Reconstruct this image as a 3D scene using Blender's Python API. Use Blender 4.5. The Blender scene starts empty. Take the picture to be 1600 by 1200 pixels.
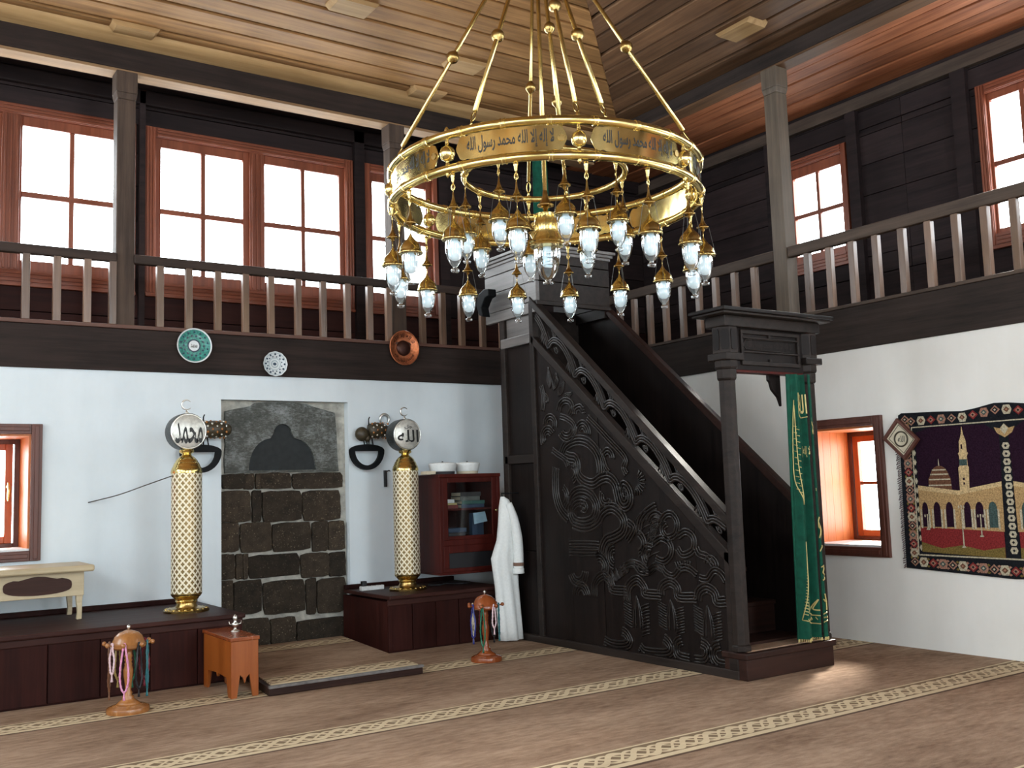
import bpy, bmesh, math, random
from mathutils import Vector, Matrix
random.seed(7)
PI = math.pi
SC = bpy.context.scene
COL = SC.collection
# ------------------------------------------------------------------ camera, world, exposure
F_PX = 1559.0
cd = bpy.data.cameras.new('camera'); cam = bpy.data.objects.new('camera', cd); COL.objects.link(cam)
cd.sensor_fit = 'HORIZONTAL'; cd.sensor_width = 36.0; cd.lens = F_PX / 1600 * 36; cd.clip_start = 0.05; cd.clip_end = 300
yaw, pitch, roll = math.radians(34.12), math.radians(5.99), math.radians(-1.851)
fw = Vector((math.sin(yaw) * math.cos(pitch), math.cos(yaw) * math.cos(pitch), math.sin(pitch)))
rt = Vector((math.cos(yaw), -math.sin(yaw), 0)); up = rt.cross(fw)
r2 = rt * math.cos(roll) + up * math.sin(roll); u2 = r2.cross(fw)
M4 = Matrix((r2, u2, -fw)).transposed().to_4x4(); M4.translation = Vector((0, 0, 1.2))
cam.matrix_world = M4
SC.camera = cam
world = bpy.data.worlds.new('overcast_sky'); SC.world = world; world.use_nodes = True
wn = world.node_tree; wn.nodes.clear()
wo = wn.nodes.new('ShaderNodeOutputWorld'); wb = wn.nodes.new('ShaderNodeBackground')
wb.inputs['Color'].default_value = (0.88, 0.95, 1.0, 1); wb.inputs['Strength'].default_value = 16.5
wn.links.new(wb.outputs[0], wo.inputs[0])
sl = bpy.data.lights.new('hazy_sun', 'SUN'); sl.energy = 28; sl.angle = math.radians(14); sl.color = (1.0, .93, .84)
so = bpy.data.objects.new('hazy_sun', sl); COL.objects.link(so); so.rotation_euler = Vector((-.9, -.42, -.66)).to_track_quat('-Z', 'Y').to_euler(); so.location = (12, 9, 9)
SC.view_settings.view_transform = 'Standard'; SC.view_settings.look = 'None'
SC.view_settings.exposure = 0.0; SC.view_settings.gamma = 1.0; SC.view_settings.use_curve_mapping = False
SC.cycles.max_bounces = 10; SC.cycles.diffuse_bounces = 5; SC.cycles.glossy_bounces = 4
SC.cycles.transmission_bounces = 6; SC.cycles.transparent_max_bounces = 24
SC.cycles.sample_clamp_indirect = 6.0; SC.cycles.caustics_reflective = False; SC.cycles.caustics_refractive = False

# ------------------------------------------------------------------ node helpers
class NT:
    def __init__(s, name):
        s.m = bpy.data.materials.new(name); s.m.use_nodes = True; s.t = s.m.node_tree; s.t.nodes.clear()
        s.out = s.t.nodes.new('ShaderNodeOutputMaterial')
    def n(s, typ, **k):
        nd = s.t.nodes.new(typ)
        for a, v in k.items(): setattr(nd, a, v)
        return nd
    def set(s, sock, v):
        if isinstance(v, (int, float)): sock.default_value = v
        elif isinstance(v, (tuple, list)):
            sock.default_value = tuple(v) + ((1,) if len(v) == 3 and len(sock.default_value) == 4 else ())
        else: s.t.links.new(v, sock)
    def math(s, op, a, b=0.0, c=None):
        nd = s.n('ShaderNodeMath', operation=op)
        s.set(nd.inputs[0], a); s.set(nd.inputs[1], b)
        if c is not None: s.set(nd.inputs[2], c)
        return nd.outputs[0]
    def mix(s, f, a, b):
        nd = s.n('ShaderNodeMix', data_type='RGBA'); s.set(nd.inputs[0], f); s.set(nd.inputs[6], a); s.set(nd.inputs[7], b)
        return nd.outputs[2]
    def obj(s): return s.n('ShaderNodeTexCoord').outputs['Object']
    def mapping(s, v, sc=(1, 1, 1), rot=(0, 0, 0), loc=(0, 0, 0)):
        nd = s.n('ShaderNodeMapping'); s.set(nd.inputs['Vector'], v)
        nd.inputs['Scale'].default_value = sc; nd.inputs['Rotation'].default_value = rot; nd.inputs['Location'].default_value = loc
        return nd.outputs[0]
    def noise(s, v, scale, detail=4, rough=.55, col=False):
        nd = s.n('ShaderNodeTexNoise'); s.set(nd.inputs['Vector'], v); nd.inputs['Scale'].default_value = scale
        nd.inputs['Detail'].default_value = detail; nd.inputs['Roughness'].default_value = rough
        return nd.outputs['Color' if col else 'Fac']
    def ramp(s, f, stops):
        nd = s.n('ShaderNodeValToRGB'); s.set(nd.inputs[0], f); e = nd.color_ramp.elements
        while len(e) < len(stops): e.new(0.5)
        for el, (p, c) in zip(e, stops): el.position = p; el.color = tuple(c) + ((1,) if len(c) == 3 else ())
        return nd.outputs[0]
    def rnd(s): return s.n('ShaderNodeObjectInfo').outputs['Random']
    def xyz(s, v):
        nd = s.n('ShaderNodeSeparateXYZ'); s.set(nd.inputs[0], v); return nd.outputs
    def pbr(s, color, rough=.5, metal=0., spec=.5, bump=None, bs=.2, bd=.01, emis=None, es=0.):
        b = s.n('ShaderNodeBsdfPrincipled')
        s.set(b.inputs['Base Color'], color); s.set(b.inputs['Roughness'], rough); s.set(b.inputs['Metallic'], metal)
        b.inputs['Specular IOR Level'].default_value = spec
        if bump is not None:
            bn = s.n('ShaderNodeBump'); s.set(bn.inputs['Height'], bump); bn.inputs['Strength'].default_value = bs; bn.inputs['Distance'].default_value = bd
            s.t.links.new(bn.outputs[0], b.inputs['Normal'])
        if emis is not None:
            s.set(b.inputs['Emission Color'], emis); b.inputs['Emission Strength'].default_value = es
        s.t.links.new(b.outputs[0], s.out.inputs[0]); return s.m

def hsv_var(c, k): return tuple(min(1, x * k) for x in c)
def wood(name, c1, c2, axis='x', rough=.5, spec=.4, var=.35, scale=1.0, bs=.25, knots=True):
    t = NT(name); o = t.obj()
    st = {'x': (.7, 14, 14), 'y': (14, .7, 14), 'z': (14, 14, .7)}[axis]
    ad = t.n('ShaderNodeVectorMath', operation='ADD'); t.set(ad.inputs[0], o)
    cm = t.n('ShaderNodeCombineXYZ'); r = t.math('MULTIPLY', t.rnd(), 37.0)
    for i in range(3): t.set(cm.inputs[i], r)
    t.t.links.new(cm.outputs[0], ad.inputs[1])
    v = t.mapping(ad.outputs[0], st)
    g = t.noise(v, 1.6 * scale, 8, .70)
    g2 = t.noise(ad.outputs[0], 1.7, 3, .6)
    f = t.math('ADD', t.math('MULTIPLY', g, .75), t.math('MULTIPLY', g2, .35))
    col = t.ramp(f, [(.34, c1), (.72, c2)])
    dark = t.math('ADD', 1 - var, t.math('MULTIPLY', t.rnd(), var * 1.6))
    mm = t.n('ShaderNodeMix', data_type='RGBA', blend_type='MULTIPLY'); mm.inputs[0].default_value = 1.0
    t.set(mm.inputs[6], col)
    cc = t.n('ShaderNodeCombineXYZ')
    for i in range(3): t.set(cc.inputs[i], dark)
    t.t.links.new(cc.outputs[0], mm.inputs[7])
    ro = t.math('ADD', rough - .1, t.math('MULTIPLY', g, .25))
    return t.pbr(mm.outputs[2], ro, spec=spec, bump=g, bs=bs, bd=.006)
def plain(name, c, rough=.5, metal=0., spec=.5, amt=.12, scale=30., bs=.0, emis=None, es=0.):
    t = NT(name); o = t.obj(); g = t.noise(o, scale, 4)
    col = t.ramp(g, [(.3, hsv_var(c, 1 - amt)), (.7, hsv_var(c, 1 + amt))])
    return t.pbr(col, rough, metal, spec, bump=g if bs else None, bs=bs, emis=emis, es=es)

MAT = {}
M = MAT
def plaster(name, a, b):
    t = NT(name); o = t.obj()
    g = t.noise(o, 2.2, 5, .6); g2 = t.noise(t.mapping(o, (3, 3, .5)), 2.0, 4)
    col = t.ramp(t.math('ADD', t.math('MULTIPLY', g, .6), t.math('MULTIPLY', g2, .4)), [(.3, a), (.65, b)])
    fine = t.noise(o, 60, 3)
    return t.pbr(col, .8, spec=.15, bump=fine, bs=.12, bd=.004)
M['plaster'] = plaster('sky_tinted_plaster', (.68, .76, .80), (.77, .85, .89)); M['plaster_w'] = plaster('bounce_tinted_plaster', (.80, .79, .74), (.87, .86, .82))  # white plaster; bluish sky light and warm wood bounce put into the colours
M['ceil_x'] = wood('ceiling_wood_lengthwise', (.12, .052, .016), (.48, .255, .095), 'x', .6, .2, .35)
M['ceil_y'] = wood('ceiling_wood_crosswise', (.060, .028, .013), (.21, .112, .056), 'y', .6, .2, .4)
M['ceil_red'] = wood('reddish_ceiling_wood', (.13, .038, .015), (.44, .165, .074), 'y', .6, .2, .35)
M['ceil_back'] = plain('ceiling_underlay', (.02, .012, .008), .9)
M['block'] = wood('pale_ceiling_wood', (.25, .14, .055), (.48, .31, .145), 'x', .6, .2, .15)
M['beam_x'] = wood('dark_beam_wood', (.008, .0055, .005), (.040, .027, .023), 'x', 0.63, .16, .25)
M['beam_y'] = wood('dark_beam_wood_crosswise', (.010, .0075, .007), (.052, .037, .031), 'y', 0.63, .16, .25)
M['post'] = wood('weathered_post_wood', (.024, .017, .014), (.090, .063, .048), 'z', 0.63, .16, .25)
M['rail_x'] = wood('rail_wood', (.025, .018, .016), (.075, .052, .042), 'x', 0.58, .16, .2)
M['rail_y'] = wood('rail_wood_crosswise', (.035, .026, .021), (.11, .08, .062), 'y', 0.58, .16, .2)
M['baluster'] = wood('baluster_wood', (.075, .042, .027), (.22, .13, .082), 'z', .28, .6, .3)
M['sill_red'] = wood('reddish_edge_wood', (.07, .03, .02), (.15, .07, .05), 'x', .5, .4, .1)
M['soffit'] = wood('pale_soffit_wood', (.14, .08, .04), (.30, .185, .095), 'x', .6, .2, .1)
M['panel_x'] = wood('dark_wall_planks', (.008, .0055, .006), (.034, .022, .021), 'x', 0.68, .16, .3)
M['panel_y'] = wood('dark_wall_planks_crosswise', (.009, .0065, .0075), (.040, .027, .027), 'y', 0.68, .16, .3)
M['panel_red'] = wood('red_brown_wall_planks', (.014, .005, .005), (.048, .016, .013), 'x', 0.63, .16, .2)
M['winframe'] = wood('varnished_pine_frame', (.13, .030, .013), (.29, .080, .036), 'z', .35, .5, .15)
M['winframe_x'] = wood('varnished_pine_frame_level', (.13, .030, .013), (.29, .080, .036), 'x', .35, .5, .15)
M['winframe_y'] = wood('varnished_pine_frame_cross', (.13, .030, .013), (.29, .080, .036), 'y', .35, .5, .15)
M['sash_orange'] = wood('orange_varnished_sash', (.30, .055, .012), (.50, .12, .03), 'z', .35, .45, .1)
M['post_r'] = wood('pale_weathered_post_wood', (.06, .046, .034), (.19, .145, .105), 'z', .5, .35, .15)
M['casing'] = wood('dark_red_casing', (.055, .016, .010), (.13, .045, .03), 'z', .4, .45, .1)
M['reveal'] = wood('orange_pine_lining', (.42, .11, .025), (.62, .20, .055), 'z', .4, .4, .12)
M['minbar'] = wood('black_walnut', (.0035, .0025, .0024), (.016, .0105, .009), 'z', 0.44, .16, .25)
M['minbar_s'] = wood('worn_black_walnut', (.008, .006, .0055), (.034, .025, .021), 'y', 0.44, .16, .15)
M['carving'] = wood('polished_carved_walnut', (.006, .0045, .004), (.020, .015, .013), 'y', .30, .38, .1)
M['kiosk'] = wood('sheen_whitened_wood', (.075, .07, .066), (.21, .195, .185), 'y', .38, .5, .2)  # whitish window sheen of the crown's left side put into the colour
M['step'] = wood('dark_step_wood', (.010, .005, .004), (.042, .018, .013), 'x', 0.48, .16, .15)
M['mahogany'] = wood('mahogany_veneer', (.030, .004, .003), (.082, .012, .008), 'z', 0.43, .16, .1)
M['bench'] = wood('dark_bench_wood', (.012, .0032, .0028), (.045, .012, .009), 'z', .55, .10, .3)
M['bench_top'] = wood('dark_bench_top', (.018, .008, .007), (.060, .022, .017), 'x', .45, .12, .1)
M['cream'] = wood('cream_painted_wood', (.36, .28, .16), (.58, .48, .31), 'x', .4, .4, .1)
M['ovalp'] = wood('dark_oval_panel_wood', (.025, .010, .007), (.06, .024, .016), 'x', 0.43, .16, .1)
M['orange'] = wood('orange_varnished_pine', (.22, .050, .007), (.36, .098, .016), 'z', .3, .5, .1)
M['turned'] = wood('turned_honey_wood', (.24, .085, .022), (.44, .19, .058), 'z', .22, .6, .1)
M['turned_red'] = wood('turned_red_wood', (.18, .038, .010), (.31, .080, .020), 'z', .22, .6, .1)
def brass_mat(name, c1, c2, rough):
    t = NT(name); g = t.noise(t.obj(), 9, 4)
    return t.pbr(t.ramp(g, [(.3, c1), (.7, c2)]), t.math('ADD', rough, t.math('MULTIPLY', g, .12)), 1.0)
M['brass'] = brass_mat('polished_brass', (.66, .50, .17), (.84, .68, .30), .16)
M['brass_d'] = brass_mat('aged_brass', (.34, .22, .07), (.52, .36, .14), .22)
M['brass_cap'] = brass_mat('lamp_cap_brass', (.52, .39, .13), (.72, .57, .24), .13)
M['brass_p'] = brass_mat('mirror_brass_panel', (.70, .55, .20), (.82, .68, .30), .07)
M['engrave'] = plain('black_enamel', (.006, .007, .006), .5)
M['silver'] = brass_mat('pale_silver', (.62, .62, .58), (.82, .82, .78), .25)
M['iron'] = plain('black_iron', (.005, .006, .0075), .6, spec=.15)
M['wire'] = plain('grey_wire', (.12, .12, .11), .4, .8)
def glass_mat(name, tint, base, edge):
    t = NT(name)
    tr = t.n('ShaderNodeBsdfTransparent'); tr.inputs[0].default_value = tint + (1,)
    gl = t.n('ShaderNodeBsdfGlossy'); gl.inputs['Roughness'].default_value = .02
    lw = t.n('ShaderNodeLayerWeight'); lw.inputs['Blend'].default_value = .35
    f = t.math('ADD', base, t.math('MULTIPLY', lw.outputs['Facing'], edge))
    mx = t.n('ShaderNodeMixShader'); t.set(mx.inputs[0], f)
    t.t.links.new(tr.outputs[0], mx.inputs[1]); t.t.links.new(gl.outputs[0], mx.inputs[2]); t.t.links.new(mx.outputs[0], t.out.inputs[0])
    return t.m
M['pane'] = glass_mat('window_glass', (.97, .98, .98), .03, .12)
M['lampglass'] = glass_mat('lamp_glass', (.95, .97, .98), .10, 1.1)
M['bulb'] = plain('opal_bulb', (.78, .84, .86), .4, emis=(.55, .82, .93), es=.38, amt=.04)
def carpet():
    t = NT('woven_carpet'); o = t.obj(); x, y, z = t.xyz(o)
    big = t.noise(t.mapping(o, (.7, 1.6, 1)), 1.6, 4, .6); mid = t.noise(t.mapping(o, (1, 3, 1)), 9, 5, .65); fine = t.noise(o, 260, 2)
    f = t.math('ADD', t.math('MULTIPLY', big, .45), t.math('ADD', t.math('MULTIPLY', mid, .4), t.math('MULTIPLY', fine, .2)))
    base = t.ramp(f, [(.40, (.18, .108, .068)), (.64, (.42, .29, .20))])
    # rows of woven border: one every 1.29 m, 0.26 m wide
    k = t.math('FLOORED_MODULO', t.math('SUBTRACT', y, 4.715 - 1.29 * 6), 1.29)
    v = t.math('DIVIDE', k, .245)
    inb = t.math('LESS_THAN', v, 1.0)
    ph = t.math('MULTIPLY', x, 2 * PI / .30)
    s1 = t.math('MULTIPLY', t.math('SINE', ph), .24)
    s2 = t.math('MULTIPLY', t.math('SINE', t.math('ADD', ph, 1.35)), .24)
    def band(s, w): return t.math('LESS_THAN', t.math('ABSOLUTE', t.math('SUBTRACT', t.math('SUBTRACT', v, .52), s)), w)
    w1 = band(s1, .085); w2 = band(t.math('MULTIPLY', s1, -1), .085); w3 = band(s2, .045); w4 = band(t.math('MULTIPLY', s2, -1), .045)
    e1 = t.math('LESS_THAN', t.math('ABSOLUTE', t.math('SUBTRACT', v, .09)), .085)
    e2 = t.math('LESS_THAN', t.math('ABSOLUTE', t.math('SUBTRACT', v, .955)), .035)
    pat = t.math('MAXIMUM', t.math('MAXIMUM', w1, w2), t.math('MAXIMUM', t.math('MAXIMUM', e1, e2), t.math('MAXIMUM', w3, w4)))
    pat = t.math('MULTIPLY', pat, inb)
    dk = t.math('GREATER_THAN', k, 1.29 - .022)
    ground = t.mix(inb, base, t.mix(.6, base, (.15, .11, .06)))
    col = t.mix(pat, ground, t.ramp(f, [(.3, (.52, .40, .25)), (.7, (.70, .57, .38))]))
    col = t.mix(t.math('MULTIPLY', dk, .75), col, (.05, .03, .02))
    return t.pbr(col, .95, spec=.1, bump=t.math('ADD', mid, fine), bs=.35, bd=.006)
M['carpet'] = carpet()
def stone(name, c1, c2):
    t = NT(name); o = t.obj(); g = t.noise(o, 14, 6, .7); s = t.noise(o, 75, 3, .7)
    col = t.ramp(g, [(.3, c1), (.7, c2)])
    col = t.mix(t.ramp(s, [(.62, (0, 0, 0)), (.72, (1, 1, 1))]), col, (.30, .25, .17))
    dark = t.math('ADD', .55, t.math('MULTIPLY', t.rnd(), .8))
    mm = t.n('ShaderNodeVectorMath', operation='SCALE'); t.set(mm.inputs[0], col); t.set(mm.inputs['Scale'], dark)
    return t.pbr(mm.outputs[0], .75, spec=.25, bump=t.math('ADD', g, s), bs=.6, bd=.01)
M['stone'] = stone('dark_brown_stone', (.018, .013, .009), (.058, .042, .027))
def slab_mat():
    t = NT('mottled_grey_slab'); o = t.obj(); g = t.noise(t.mapping(o, (1, 1, 1)), 5, 7, .7); s = t.noise(t.mapping(o, (1, 1, 2.5)), 40, 5, .7)
    f = t.math('ADD', t.math('MULTIPLY', g, .6), t.math('MULTIPLY', s, .4))
    return t.pbr(t.ramp(f, [(.38, (.028, .032, .026)), (.50, (.075, .080, .070)), (.64, (.25, .27, .27))]), .55, spec=.35, bump=s, bs=.4, bd=.005)
M['slab'] = slab_mat()
M['niche'] = plain('dark_niche_stone', (.010, .014, .0155), .7, amt=.4, scale=20)
M['mortar'] = plain('pale_mortar', (.42, .41, .36), .9, amt=.3, scale=18, bs=.4)
def lattice():
    t = NT('perforated_brass'); x, y, z = t.xyz(t.obj())
    a = t.math('MULTIPLY', t.math('ARCTAN2', y, x), 15 / PI)
    b = t.math('MULTIPLY', z, 40.0)
    v = t.n('ShaderNodeCombineXYZ'); t.set(v.inputs[0], t.math('ADD', a, b)); t.set(v.inputs[1], t.math('SUBTRACT', a, b))
    def dots(vec, sc, th):
        vo = t.n('ShaderNodeTexVoronoi', voronoi_dimensions='2D', feature='F1'); t.set(vo.inputs['Vector'], vec); vo.inputs['Scale'].default_value = sc; vo.inputs['Randomness'].default_value = 0
        return t.math('LESS_THAN', vo.outputs['Distance'], th)
    d1 = dots(v.outputs[0], .5, .30)
    v2 = t.n('ShaderNodeCombineXYZ'); t.set(v2.inputs[0], t.math('ADD', a, .5)); t.set(v2.inputs[1], t.math('ADD', b, .5))
    d2 = dots(v2.outputs[0], 1.0, .30)
    d = t.math('MAXIMUM', d1, d2)
    br = t.n('ShaderNodeBsdfPrincipled'); br.inputs['Base Color'].default_value = (.20, .135, .05, 1); br.inputs['Metallic'].default_value = .8; br.inputs['Roughness'].default_value = .35
    cr = t.n('ShaderNodeBsdfPrincipled'); cr.inputs['Base Color'].default_value = (.84, .77, .58, 1); cr.inputs['Roughness'].default_value = .5
    mx = t.n('ShaderNodeMixShader'); t.set(mx.inputs[0], d)
    t.t.links.new(br.outputs[0], mx.inputs[1]); t.t.links.new(cr.outputs[0], mx.inputs[2]); t.t.links.new(mx.outputs[0], t.out.inputs[0])
    return t.m
M['lattice'] = lattice()
M['discface'] = plain('brushed_silver_disc', (.62, .62, .57), .38, .5, amt=.2, scale=40)
M['discrim'] = plain('patterned_dark_rim', (.05, .055, .055), .4, .6, amt=.8, scale=90)
M['white_cloth'] = plain('white_cloth', (.74, .77, .76), .85, spec=.1, amt=.05, scale=60)
M['trim_cloth'] = plain('brown_embroidery', (.18, .10, .07), .8)
M['green_cloth'] = plain('green_velvet', (.003, .062, .037), .75, spec=.2, amt=.25, scale=24)
M['gold_thread'] = plain('gold_thread', (.55, .45, .18), .45, .35)
M['hat_band'] = plain('dark_band', (.03, .03, .035), .8)
M['ceramic'] = plain('white_ceramic', (.74, .80, .82), .25, amt=.04)
M['teal'] = plain('teal_glaze', (.055, .27, .23), .25, amt=.5, scale=70)
M['navy'] = plain('dark_blue_glaze', (.012, .045, .085), .3)
M['bluegrey'] = plain('blue_grey_glaze', (.30, .40, .44), .3)
M['copper'] = plain('hammered_copper', (.52, .17, .075), .35, .75, amt=.3, scale=40, bs=.3)
M['copper_d'] = plain('dark_copper', (.055, .02, .014), .4, .6)
M['egg'] = plain('dark_brown_gourd', (.05, .038, .02), .45, amt=.5, scale=50)
M['paper'] = plain('cream_paper', (.62, .56, .42), .8, amt=.06)
M['paperblue'] = plain('pale_blue_paper', (.30, .46, .56), .7, amt=.1)
M['plastic_w'] = plain('white_plastic', (.68, .70, .70), .4)
M['plastic_k'] = plain('black_plastic', (.012, .012, .014), .45)
for nm, c in dict(book_g=(.03, .10, .085), book_r=(.16, .035, .03), book_b=(.03, .055, .10), book_k=(.03, .03, .032), book_y=(.42, .36, .16), book_grey=(.10, .11, .10)).items(): M[nm] = plain(nm + '_cover', c, .6)
for nm, c in dict(pink=(.68, .28, .46), whitepink=(.75, .55, .58), green=(.01, .13, .07), teal2=(.02, .14, .16), olive=(.34, .25, .08), wine=(.16, .012, .03), navy2=(.02, .03, .20), ivory=(.70, .66, .52), black=(.012, .012, .016), brown=(.16, .07, .035)).items(): M['bead_' + nm] = plain(nm + '_beads', c, .3, amt=.2, scale=120)
for nm, c in dict(night=(.020, .008, .017), sand=(.40, .26, .12), sandl=(.52, .38, .20), redc=(.20, .026, .026), grass=(.16, .115, .035), dark=(.012, .013, .016), rose=(.32, .17, .12), greenr=(.07, .12, .055), cream=(.45, .40, .29), fringe=(.17, .14, .14), brown=(.13, .06, .035), teal=(.05, .08, .075)).items(): M['rug_' + nm] = plain('rug_' + nm + '_wool', c, .95, spec=.05, amt=.45, scale=110)

# ------------------------------------------------------------------ mesh helpers
class MB:
    def __init__(s): s.v = []; s.f = []
    def add(s, vs, fs):
        b = len(s.v); s.v += [tuple(p) for p in vs]; s.f += [tuple(i + b for i in f) for f in fs]; return s
    def box(s, x0, x1, y0, y1, z0, z1):
        return s.add([(x0, y0, z0), (x1, y0, z0), (x1, y1, z0), (x0, y1, z0), (x0, y0, z1), (x1, y0, z1), (x1, y1, z1), (x0, y1, z1)],
                     [(0, 3, 2, 1), (4, 5, 6, 7), (0, 1, 5, 4), (1, 2, 6, 5), (2, 3, 7, 6), (3, 0, 4, 7)])
    def prism(s, poly, plane, d0, d1):
        f = {'xz': lambda a, b, d: (a, d, b), 'yz': lambda a, b, d: (d, a, b), 'xy': lambda a, b, d: (a, b, d)}[plane]
        n = len(poly)
        s.add([f(a, b, d0) for a, b in poly] + [f(a, b, d1) for a, b in poly],
              [tuple(range(n))[::-1], tuple(range(n, 2 * n))] + [(i, (i + 1) % n, n + (i + 1) % n, n + i) for i in range(n)]); return s
    def lathe(s, prof, n=20, c=(0, 0, 0), axis='z', cap=True, a0=0., a1=2 * PI):
        full = abs(a1 - a0 - 2 * PI) < 1e-6; m = n if full else n + 1; vs = []
        for r, h in prof:
            for i in range(m):
                a = a0 + (a1 - a0) * i / n; p = (r * math.cos(a), r * math.sin(a), h)
                if axis == 'x': p = (p[2], p[0], p[1])
                elif axis == 'y': p = (p[0], p[2], p[1])
                vs.append((p[0] + c[0], p[1] + c[1], p[2] + c[2]))
        fs = []
        for j in range(len(prof) - 1):
            for i in range(n):
                k = (i + 1) % m; fs.append((j * m + i, j * m + k, (j + 1) * m + k, (j + 1) * m + i))
        if cap and full:
            if prof[0][0] > 1e-5: fs.append(tuple(range(m))[::-1])
            if prof[-1][0] > 1e-5: fs.append(tuple(range((len(prof) - 1) * m, len(prof) * m)))
        return s.add(vs, fs)
    def sphere(s, c, r, n=14, k=(1, 1, 1)):
        pr = [(max(1e-6, math.sin(PI * i / (n // 2))), -math.cos(PI * i / (n // 2))) for i in range(n // 2 + 1)]
        b = len(s.v); s.lathe(pr, n)
        for i in range(b, len(s.v)):
            p = s.v[i]; s.v[i] = (p[0] * r * k[0] + c[0], p[1] * r * k[1] + c[1], p[2] * r * k[2] + c[2])
        return s
    def tube(s, pts, r, n=8, closed=False, cap=True):
        P = [Vector(p) for p in pts]; m = len(P); rr = r if isinstance(r, (list, tuple)) else [r] * m
        vs = []; ref = None
        for i in range(m):
            a = P[(i - 1) % m] if closed or i > 0 else P[i]; b = P[(i + 1) % m] if closed or i < m - 1 else P[i]
            t = (b - a); t = t.normalized() if t.length > 1e-9 else Vector((0, 0, 1))
            if ref is None:
                ref = Vector((0, 0, 1)) if abs(t.z) < .9 else Vector((1, 0, 0))
            u = ref - t * ref.dot(t)
            if u.length < 1e-6: u = t.orthogonal()
            u.normalize(); w = t.cross(u); ref = u
            for k in range(n):
                an = 2 * PI * k / n; q = P[i] + (u * math.cos(an) + w * math.sin(an)) * rr[i]; vs.append(q)
        fs = []
        for i in range(m if closed else m - 1):
            j = (i + 1) % m
            for k in range(n):
                l = (k + 1) % n; fs.append((i * n + k, i * n + l, j * n + l, j * n + k))
        if cap and not closed: fs += [tuple(range(n))[::-1], tuple(range((m - 1) * n, m * n))]
        return s.add(vs, fs)
    def bar(s, a, b, w, h):
        a, b = Vector(a), Vector(b); t = (b - a).normalized(); u = Vector((0, 0, 1)) if abs(t.z) < .95 else Vector((1, 0, 0))
        x = t.cross(u).normalized() * w / 2; y = x.cross(t).normalized() * h / 2
        return s.add([a - x - y, a + x - y, a + x + y, a - x + y, b - x - y, b + x - y, b + x + y, b - x + y],
                     [(0, 1, 2, 3), (7, 6, 5, 4), (0, 4, 5, 1), (1, 5, 6, 2), (2, 6, 7, 3), (3, 7, 4, 0)])
    def tf(s, fn): s.v = [tuple(fn(*p)) for p in s.v]; return s
    def build(s, name, mat, parent=None, smooth=False, bevel=0., loc=None, rotz=0.):
        me = bpy.data.meshes.new(name); me.from_pydata(s.v, [], s.f)
        bm = bmesh.new(); bm.from_mesh(me); bmesh.ops.recalc_face_normals(bm, faces=bm.faces); bm.to_mesh(me); bm.free()
        me.materials.append(M[mat] if isinstance(mat, str) else mat)
        o = bpy.data.objects.new(name, me); COL.objects.link(o)
        if parent is not None: o.parent = parent
        if loc is not None: o.location = loc
        o.rotation_euler[2] = rotz
        if smooth:
            me.polygons.foreach_set('use_smooth', [True] * len(me.polygons))
            if smooth == 'auto':
                me.set_sharp_from_angle(angle=math.radians(40))
        if bevel:
            b = o.modifiers.new('edge', 'BEVEL'); b.width = bevel; b.segments = 2; b.limit_method = 'ANGLE'
        return o
def empty(name, loc=(0, 0, 0), rotz=0.):
    o = bpy.data.objects.new(name, None); COL.objects.link(o); o.location = loc; o.rotation_euler[2] = rotz; o.empty_display_size = .1
    return o
def tag(o, label=None, cat=None, group=None, kind=None):
    if label: o['label'] = label
    if cat: o['category'] = cat
    if group: o['group'] = group
    if kind: o['kind'] = kind
    return o
def thing(name, label, cat, loc=(0, 0, 0), rotz=0., group=None): return tag(empty(name, loc, rotz), label, cat, group)
def struct(o, label=None): return tag(o, label, kind='structure')
def smooth_path(P, k=6):
    out = []
    n = len(P)
    for i in range(n - 1):
        p0, p1, p2, p3 = P[max(0, i - 1)], P[i], P[i + 1], P[min(n - 1, i + 2)]
        for j in range(k):
            t = j / k
            out.append(tuple(.5 * (2 * p1[d] + (p2[d] - p0[d]) * t + (2 * p0[d] - 5 * p1[d] + 4 * p2[d] - p3[d]) * t * t + (3 * p1[d] - p0[d] - 3 * p2[d] + p3[d]) * t ** 3) for d in range(len(p1))))
    out.append(tuple(P[-1])); return out
def offset2(P, d):
    out = []
    for i, p in enumerate(P):
        a = P[max(0, i - 1)]; b = P[min(len(P) - 1, i + 1)]; tx, ty = b[0] - a[0], b[1] - a[1]; l = math.hypot(tx, ty) or 1
        out.append((p[0] - ty / l * d, p[1] + tx / l * d))
    return out
# ------------------------------------------------------------------ Arabic lettering as geometry
FORMS = {'ا': ('\uFE8D', '\uFE8E'), 'إ': ('\uFE87', '\uFE88'), 'ب': ('\uFE8F', '\uFE90', '\uFE91', '\uFE92'), 'ح': ('\uFEA1', '\uFEA2', '\uFEA3', '\uFEA4'), 'د': ('\uFEA9', '\uFEAA'), 'ر': ('\uFEAD', '\uFEAE'),
         'س': ('\uFEB1', '\uFEB2', '\uFEB3', '\uFEB4'), 'ل': ('\uFEDD', '\uFEDE', '\uFEDF', '\uFEE0'), 'م': ('\uFEE1', '\uFEE2', '\uFEE3', '\uFEE4'), 'ن': ('\uFEE5', '\uFEE6', '\uFEE7', '\uFEE8'), 'ه': ('\uFEE9', '\uFEEA', '\uFEEB', '\uFEEC'),
         'و': ('\uFEED', '\uFEEE'), 'ي': ('\uFEF1', '\uFEF2', '\uFEF3', '\uFEF4'), 'ج': ('\uFE9D', '\uFE9E', '\uFE9F', '\uFEA0'), 'ى': ('\uFEEF', '\uFEF0'), '#': ('\uFEFB', '\uFEFC')}
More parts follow.
